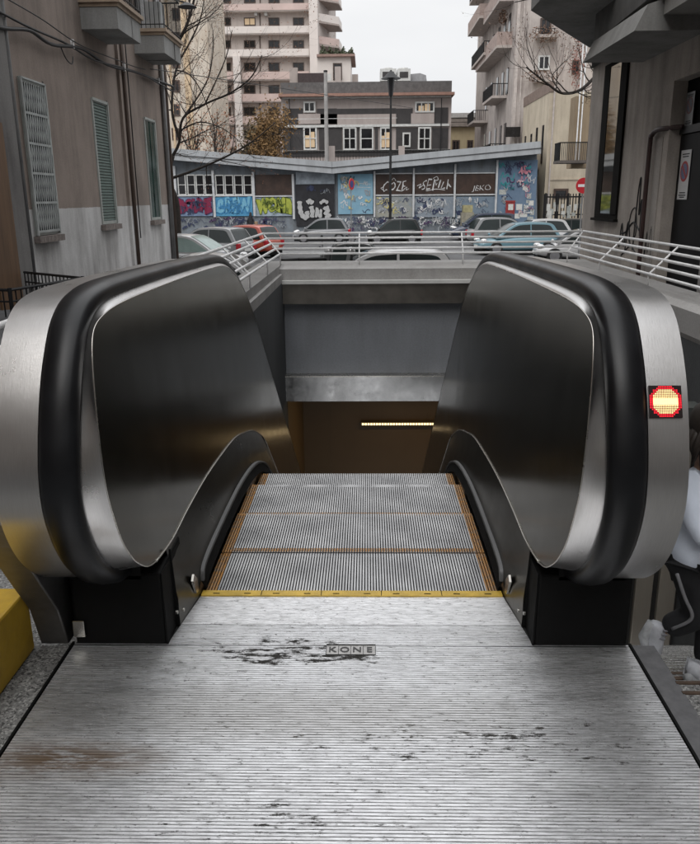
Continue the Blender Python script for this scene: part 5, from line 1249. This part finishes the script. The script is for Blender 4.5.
# motor scooter beside the low white car
def scooter(x, y, lab, rz):
    t = thing('motor_scooter', (x, y, gz(y)), lab, 'scooter', None, rz)
    for xx in (-.6, .6): MB().cyl((xx, -.05, .25), (0, 1, 0), .25, .1, 18).build('wheel', TYRE, t, local=True, bevel=.02)
    MB().loft([[(-.75, -.14, .45), (-.75, .14, .45), (-.7, .12, .75), (-.7, -.12, .75)], [(-.2, -.16, .4), (-.2, .16, .4), (-.2, .14, .78), (-.2, -.14, .78)]]).box(-.2, .35, -.14, .14, .25, .33).loft([[(.3, -.18, .3), (.3, .18, .3), (.38, .18, .3), (.38, -.18, .3)], [(.46, -.14, .95), (.46, .14, .95), (.54, .1, .95), (.54, -.1, .95)]]).build('body', blackc, t, local=True, bevel=.03)
    MB().box(-.72, -.1, -.13, .13, .785, .86).build('seat', BLACK, t, local=True, bevel=.03)
    MB().tube([(.6, 0, .3), (.48, 0, 1.0)], .03, 8).tube([(.45, -.32, 1.06), (.5, 0, 1.0), (.45, .32, 1.06)], .018, 6).build('handlebar', BLKMETAL, t, local=True)
    MB().ball((.5, 0, .98), .1).build('headlight', HL, t, local=True, smooth=True)
    for s in (-1, 1): MB().tube([(.46, s * .2, 1.05), (.5, s * .28, 1.25)], .008, 5).ball((.5, s * .29, 1.28), .06, (.4, 1, .7)).build('mirror', BLACK, t, local=True)
scooter(cx_(330, 15.6), 15.4, 'black scooter whose mirrors show above the parapet behind the left half of the far railing', R(20))
scooter(cx_(310, 15.6), 15.5, 'second black scooter just left of the other behind the far railing', R(35))
# ------------------------------------------------------------------ trees
BARK = mat('dark_bark', (.03, .024, .02), .9, var=.4, scale=8, bump=.3)
def grow(mb, tw, p, d, r, L, depth, rr, gravity=.03, spread=.7, tips=None):
    pts = [p]; rs_ = [r]; n_ = 4
    for i in range(n_):
        d = (d + Vector((rr.uniform(-1, 1), rr.uniform(-1, 1), rr.uniform(-1, 1))) * .18 + Vector((0, 0, gravity))).normalized()
        p = p + d * L / n_; pts.append(p); rs_.append(r * (1 - .45 * (i + 1) / n_))
        if depth > 0 and i >= 1 and rr.random() < .75:
            ax = d.orthogonal().normalized(); ax.rotate(Matrix.Rotation(rr.uniform(0, 2 * PI), 3, d)); nd = (d + ax * spread * rr.uniform(.7, 1.3)).normalized()
            grow(mb, tw, p, nd, rs_[-1] * .6, L * rr.uniform(.5, .78), depth - 1, rr, gravity, spread, tips)
    (mb if r > .035 else tw).tube(pts, rs_, 6 if r > .03 else 4, caps=False)
    if tips is not None: tips.append(p)
    if depth > 0: grow(mb, tw, p, d, rs_[-1], L * .72, depth - 1, rr, gravity, spread, tips)
    elif tips is not None: tips += pts[2:]
def limb(mb, tw, pix, r0, r1, rr, depth=3, side=.45, tips=None, L=1.2, g=.05):
    pts = cr_spline([tuple(P(a, b_, Yv)) for a, b_, Yv in pix], 5); n_ = len(pts); r0 *= .62; r1 *= .55; rs_ = [r0 + (r1 - r0) * i / (n_ - 1) for i in range(n_)]
    mb.tube(pts, rs_, 7, caps=True)
    for i in range(3, n_, 2):
        if rr.random() < side * 1.6:
            d = (Vector(pts[i]) - Vector(pts[i - 1])).normalized(); ax = Vector((rr.uniform(-1, 1), rr.uniform(-.5, .5), rr.uniform(-.6, 1.2))).normalized()
            grow(mb, tw, Vector(pts[i]), (d * .6 + ax).normalized(), rs_[i] * .5, L * rr.uniform(.6, 1.2), depth, rr, g, .7, tips)
def tree_parts(root, mb, tw, tips, leafm, n_leaf, size, rr, ls=.35):
    mb.build('trunk', BARK, root, smooth=True); tw.build('twigs', BARK, root)
    if n_leaf:
        g = MB()
        for i in range(n_leaf):
            p = rr.choice(tips) + Vector((rr.gauss(0, 1), rr.gauss(0, 1), rr.gauss(0, 1))) * ls
            a = Vector((rr.uniform(-1, 1), rr.uniform(-1, 1), rr.uniform(-1, 1))).normalized() * size * rr.uniform(.6, 1.3); b_ = a.orthogonal().normalized() * size * .6
            g.quad(p - a, p - b_, p + a, p + b_)
        g.build('leaves', leafm, root)
rr = random.Random(21)
t = thing('bare_tree', (-7.2, 28, -1.4), 'bare dark tree reaching over from behind the brown building at the left', 'tree')
mb = MB(); tw = MB(); tips = []
mb.tube(cr_spline([(-7.2, 28, -1.4), (-7.1, 28, 1.0), tuple(P(168, 180, 28)), tuple(P(172, 155, 28))], 5), .11, 8)
limb(mb, tw, [(172, 178, 28), (195, 170, 28), (225, 157, 27.5), (250, 143, 27), (276, 122, 27)], .09, .03, rr, 2, .55, tips)
limb(mb, tw, [(170, 160, 28), (179, 143, 28), (183, 118, 28), (205, 104, 28), (232, 92, 27.5), (252, 76, 27), (262, 55, 27)], .10, .03, rr, 3, .6, tips)
limb(mb, tw, [(180, 140, 28), (172, 110, 28), (176, 70, 28.5), (190, 42, 29), (200, 20, 29), (204, 0, 29)], .09, .03, rr, 3, .6, tips)
limb(mb, tw, [(165, 60, 28.5), (182, 35, 28), (190, 15, 28), (197, -12, 28)], .12, .06, rr, 3, .6, tips)
limb(mb, tw, [(181, 130, 28), (200, 122, 28), (222, 128, 28), (238, 140, 28)], .05, .02, rr, 2, .6, tips, 1.0)
limb(mb, tw, [(205, 104, 28), (225, 60, 28), (232, 30, 28)], .05, .02, rr, 2, .6, tips, 1.0)
limb(mb, tw, [(183, 118, 28), (205, 85, 29), (212, 60, 29), (213, 30, 29)], .06, .02, rr, 3, .7, tips)
limb(mb, tw, [(176, 70, 28.5), (190, 75, 28), (203, 95, 28), (215, 130, 28)], .05, .02, rr, 2, .5, tips)
ORL = mat('orange_leaves', (.22, .1, .05), .8, var=.4, scale=3)
tree_parts(t, mb, tw, tips, ORL, 2600, .028, rr, .14)
rr = random.Random(33)
t = thing('bare_tree', (8.3, 22.5, -1.4), 'bare tree hidden by the dark grey building, one twiggy branch curving out to the left', 'tree')
mb = MB(); tw = MB(); tips = []
mb.tube(cr_spline([(8.3, 22.5, -1.4), (8.2, 22.5, 2), (8.0, 22.3, 3.6), tuple(P(612, 62, 22))], 5), .15, 8)
limb(mb, tw, [(612, 62, 22), (596, 76, 21.5), (580, 90, 21), (562, 93, 21), (548, 84, 21), (535, 74, 21), (526, 67, 21)], .09, .03, rr, 2, .8, tips, .7, .12)
limb(mb, tw, [(562, 93, 21), (552, 78, 21), (560, 66, 21), (566, 60, 21)], .03, .012, rr, 1, .6, tips, .5)
limb(mb, tw, [(600, 40, 22), (560, 5, 21), (540, -2, 21), (515, 2, 21)], .05, .02, rr, 2, .7, tips, .6)
tree_parts(t, mb, tw, tips, DRY, 350, .03, rr, .1)
# autumn trees behind the kiosk
def crown_tree(px, top, bot, Yv, wpx, n_leaf, seed, lab, leafm, size=.14, ls=.4):
    rr = random.Random(seed); c = P(px, bot, Yv); tp_ = P(px, top, Yv); H = tp_.z + 1.4
    t = thing('autumn_tree', (c.x, Yv, -1.4), lab, 'tree', 'autumn trees behind the graffiti building'); mb = MB(); tw = MB(); tips = []
    base = Vector((c.x, Yv, -1.4)); mb.tube([base, base + Vector((.1, 0, H * .3)), base + Vector((0, 0, H * .5))], [.22, .18, .14], 8)
    W = wpx * (Yv + 2.4) / 780
    for i in range(7):
        a = i * 2.4; d = Vector((math.cos(a) * W / H * 1.1, math.sin(a) * .4, 1)).normalized()
        grow(mb, tw, base + Vector((0, 0, H * (.22 + .055 * i))), d, .1, H * .17, 3, rr, .08, .6, tips)
    tree_parts(t, mb, tw, tips, leafm, n_leaf, size, rr, ls)
OCH = mat('ochre_leaves', (.15, .085, .03), .85, var=.5, scale=.8); GRN = mat('olive_leaves', (.09, .065, .03), .85, var=.5, scale=.8)
crown_tree(270, 96, 155, 68, 5, 3200, 5, 'ochre leaved tree left of the modern building', OCH)
crown_tree(216, 100, 155, 68, 12, 350, 6, 'thin orange tree in front of the apartment block', ORL, .12)
crown_tree(256, 108, 155, 72, 5, 1500, 8, 'olive brown tree just left of the ochre one', GRN)
crown_tree(193, 100, 158, 70, 10, 260, 9, 'almost leafless tree in front of the cream tower', ORL, .12)
# ------------------------------------------------------------------ people
def skin(name, chain, radii, m, parent, sub=2, origin_i=0, edges=None):
    me = bpy.data.meshes.new(name); inv = wmat(parent).inverted()
    me.from_pydata([tuple(inv @ Vector(v)) for v in chain], edges or [(i, i + 1) for i in range(len(chain) - 1)], []); me.update()
    o = bpy.data.objects.new(name, me); COL.objects.link(o); o.parent = parent; me.materials.append(m)
    sk = o.modifiers.new('skin', 'SKIN'); sk.use_smooth_shade = True
    ly = me.skin_vertices[0] if me.skin_vertices else None
    for i, v in enumerate(me.skin_vertices[0].data):
        r_ = radii[i]; v.radius = r_ if isinstance(r_, tuple) else (r_, r_); v.use_root = (i == origin_i)
    s_ = o.modifiers.new('sub', 'SUBSURF'); s_.levels = sub; s_.render_levels = sub
    if name in ('hoodie', 'trousers'):
        s_.levels = 4; s_.render_levels = 4
        for sz, stg in ((.11, .020),):
            tx_ = bpy.data.textures.new('folds', 'CLOUDS'); tx_.noise_scale = sz; tx_.noise_depth = 1
            d_ = o.modifiers.new('folds', 'DISPLACE'); d_.texture = tx_; d_.strength = stg; d_.mid_level = .5; d_.texture_coords = 'LOCAL'
    return o
for o in (0,):
    pass
def V3(px, py, Yv): return tuple(P(px, py, Yv))
SKINM = mat('skin_tone', (.42, .26, .19), .5, var=.08); HAIR = mat('dark_hair', (.02, .014, .01), .6, var=.3)
HOOD = mat('pale_blue_hoodie', (.60, .65, .74), .9, var=.05, scale=9, bump=.5, bscale=14); TROU = mat('black_trousers', (.012, .012, .014), .8, var=.3, bump=.2, bscale=20); SHOE = mat('white_trainer', (.45, .46, .49), .8, var=.15, scale=30)
# child stepping down the granite stairs, mostly beyond the picture edge
ch = thing('person', (1.15, -.2, -.15), 'child in pale blue hoodie and black striped trousers running on the granite steps', 'person')
cy = -.215
def B(px, py, dy=0): return P(px, py, cy + dy)
hip = B(702, 558); chest = B(706, 505); neck = B(711, 462); head = B(716, 432); headtop = B(718, 408)
lh = B(690, 572, -.03); lk = B(698, 616, -.04); la = B(666, 629, .0); lf = B(653, 638, .0); lt_ = B(655, 655, .0)
rh = B(712, 574, .04); rk = B(712, 625, .03); ra = B(706, 665, .03); rt = B(700, 671, -.03)
ls_ = B(697, 480, -.03); le = B(693, 520, -.06); lw = B(706, 546, -.12); rs2 = B(726, 478, .03); re_ = B(736, 520, .03); rw_ = B(736, 550, -.06)
pts = [hip, chest, neck, head, headtop, lh, lk, la, lf, rh, rk, ra, rt, ls_, le, lw, rs2, re_, rw_]
ed = [(0, 1), (1, 2), (2, 3), (3, 4), (0, 5), (5, 6), (6, 7), (7, 8), (0, 9), (9, 10), (10, 11), (11, 12), (2, 13), (13, 14), (14, 15), (2, 16), (16, 17), (17, 18)]
rad = [(.06, .05), (.06, .05), .028, (.058, .062), .045, .036, .026, .016, .012, .036, .026, .016, .012, .028, .022, .015, .028, .022, .015]
skin('body', pts, rad, SKINM, ch, 1, 0, ed)
skin('hoodie', [B(697, 569), B(699, 545), chest, B(709, 480), B(711, 466), ls_, le, lw, rs2, re_, rw_], [(.116, .112), (.104, .098), (.085, .078), (.07, .06), (.042, .045), .04, .036, .028, .04, .036, .028], HOOD, ch, 2, 0, [(0, 1), (1, 2), (2, 3), (3, 4), (3, 5), (5, 6), (6, 7), (3, 8), (8, 9), (9, 10)])
skin('trousers', [hip + Vector((0, 0, -.005)), lh, lk, la + Vector((-.006, 0, 0)), rh, rk, ra + Vector((0, 0, .0))], [(.07, .066), .060, .046, .036, .06, .05, .04], TROU, ch, 2, 0, [(0, 1), (1, 2), (2, 3), (0, 4), (4, 5), (5, 6)])
# stripes on the near trouser leg
sp = [B(677, 574, -.085), B(685, 598, -.09), B(692, 614, -.088), B(688, 622, -.08), B(672, 629, -.045)]
MB().tube(cr_spline([tuple(p) for p in sp], 4), .0055, 6).build('trouser_stripe', mat('grey_stripe', (.2, .2, .21), .8, var=.1), ch, smooth=True)
def shoe(a, b_, c_, name='shoe'):
    o = skin(name, [a, b_, c_], [(.026, .024), (.033, .029), (.023, .019)], SHOE, ch, 2, 1)
    ax_ = (c_ - a).normalized(); nn_ = ax_.cross(Vector((0, 1, 0))).normalized(); nn_ = nn_ if nn_.x * 1 < 0 or abs(nn_.x) < .3 else -nn_
    dn_ = Vector((-.6, 0, -.8)) if abs(ax_.z) > .5 else Vector((0, 0, -1)); dn_ = (dn_ - ax_ * dn_.dot(ax_)).normalized()
    MB().tube([a + dn_ * .022, b_ + dn_ * .028, c_ + dn_ * .02 + ax_ * .012], [.014, .017, .013], 8).build('sole', mat('shoe_sole', (.36, .37, .38), .8, var=.3, scale=30), o, smooth=True)
    for k in range(3): q = a.lerp(b_, .25 + .28 * k) - dn_ * .006; MB().tube([q + Vector((0, -.030, 0)), q + Vector((0, -.034, 0)) - dn_ * .016], .0028, 5).build('lace', mat('lace_grey', (.2, .2, .22), .8), o)
    MB().tube([a.lerp(b_, .0) + Vector((-.016, 0, -.012)), b_ + Vector((-.016, 0, -.018)), c_ + Vector((-.01, 0, -.012))], .010, 6).build('sole', mat('shoe_sole', (.5, .5, .5), .7), o, smooth=True) if False else None
shoe(B(659, 622, 0), B(653, 636, 0), B(656, 656, 0)); shoe(B(706, 666, .03), B(700, 669, .0), B(690, 671, -.03))
# hair: cap and loose ends
hm = MB(); hc = B(716, 424)
hm.ball(hc, .074, (1, 1.02, 1.05), 14, 10)
rr = random.Random(4)
for i in range(46):
    a = rr.uniform(0, 2 * PI); s_ = hc + Vector((math.cos(a) * .055, math.sin(a) * .055, .0)); hm.tube([s_, s_ + Vector((math.cos(a) * .026, math.sin(a) * .02, -.05)), s_ + Vector((math.cos(a) * .03 + rr.uniform(-.02, .02), math.sin(a) * .02, -.09 - rr.uniform(0, .04)))], [.012, .009, .003], 5)
hm.build('hair', HAIR, ch, smooth=True)
# face (turned away from the camera but built)
fc = B(717, 428); fx = Vector((1, 0, 0))
fm = MB()
for s in (-1, 1): fm.ball(fc + Vector((.062, s * .022, .0)), .008)
fm.build('eye', mat('eye_white', (.5, .5, .5), .3), ch); MB().ball(fc + Vector((.07, 0, -.015)), .009, (1.1, .8, 1.2)).build('nose', SKINM, ch); MB().box(fc.x + .06, fc.x + .066, fc.y - .015, fc.y + .015, fc.z - .036, fc.z - .031).build('mouth', mat('lips', (.3, .1, .09), .5), ch)
# fingers at both hands
for h_, nm in ((lw, 0), (rw_, 1)):
    g = MB(); g.ball(h_ + Vector((.004, -.01, -.01)), .017, (.7, 1, 1.1))
    for k in range(4): b0_ = h_ + Vector((-.010 + .007 * k, -.018, -.02)); g.tube([b0_, b0_ + Vector((0, -.008, -.014)), b0_ + Vector((0, -.002, -.024 - .003 * (k in (1, 2))))], [.0042, .0038, .003], 6)
    g.tube([h_ + Vector((.014, -.01, -.006)), h_ + Vector((.022, -.018, -.016))], [.0045, .0035], 6)
    g.build('hand', SKINM, ch, smooth=True)
# distant walker
Yp = 54.5; c = P(250, 240, Yp); pz = -1.4
wk = thing('person', (P(250, 230, Yp).x, Yp, pz), 'distant walker in dark clothes with a tan bag by the graffiti panels', 'person')
x = P(250.5, 220, Yp).x
q = [Vector((x, Yp, pz + .95)), Vector((x, Yp, pz + 1.3)), Vector((x, Yp, pz + 1.5)), Vector((x + .03, Yp, pz + 1.64)), Vector((x + .02, Yp, pz + 1.76)), Vector((x - .12, Yp, pz + .48)), Vector((x - .2, Yp, pz + .06)), Vector((x + .12, Yp, pz + .5)), Vector((x + .25, Yp, pz + .06)), Vector((x - .22, Yp, pz + 1.15)), Vector((x - .2, Yp, pz + .88)), Vector((x + .22, Yp, pz + 1.15)), Vector((x + .27, Yp, pz + .9))]
skin('body', q, [(.17, .13), (.19, .13), .07, .1, .08, .09, .05, .09, .05, .06, .045, .06, .045], mat('dark_clothes', (.015, .015, .018), .8, var=.2), wk, 1, 0, [(0, 1), (1, 2), (2, 3), (3, 4), (0, 5), (5, 6), (0, 7), (7, 8), (2, 9), (9, 10), (2, 11), (11, 12)])
bg_ = MB().box(x + .28, x + .5, Yp - .1, Yp + .1, pz + .72, pz + 1.1).build('handbag', mat('tan_bag', (.3, .2, .12), .7), origin=(x + .39, Yp, pz + .72), bevel=.03); tag(bg_, 'tan handbag carried by the distant walker', 'bag')
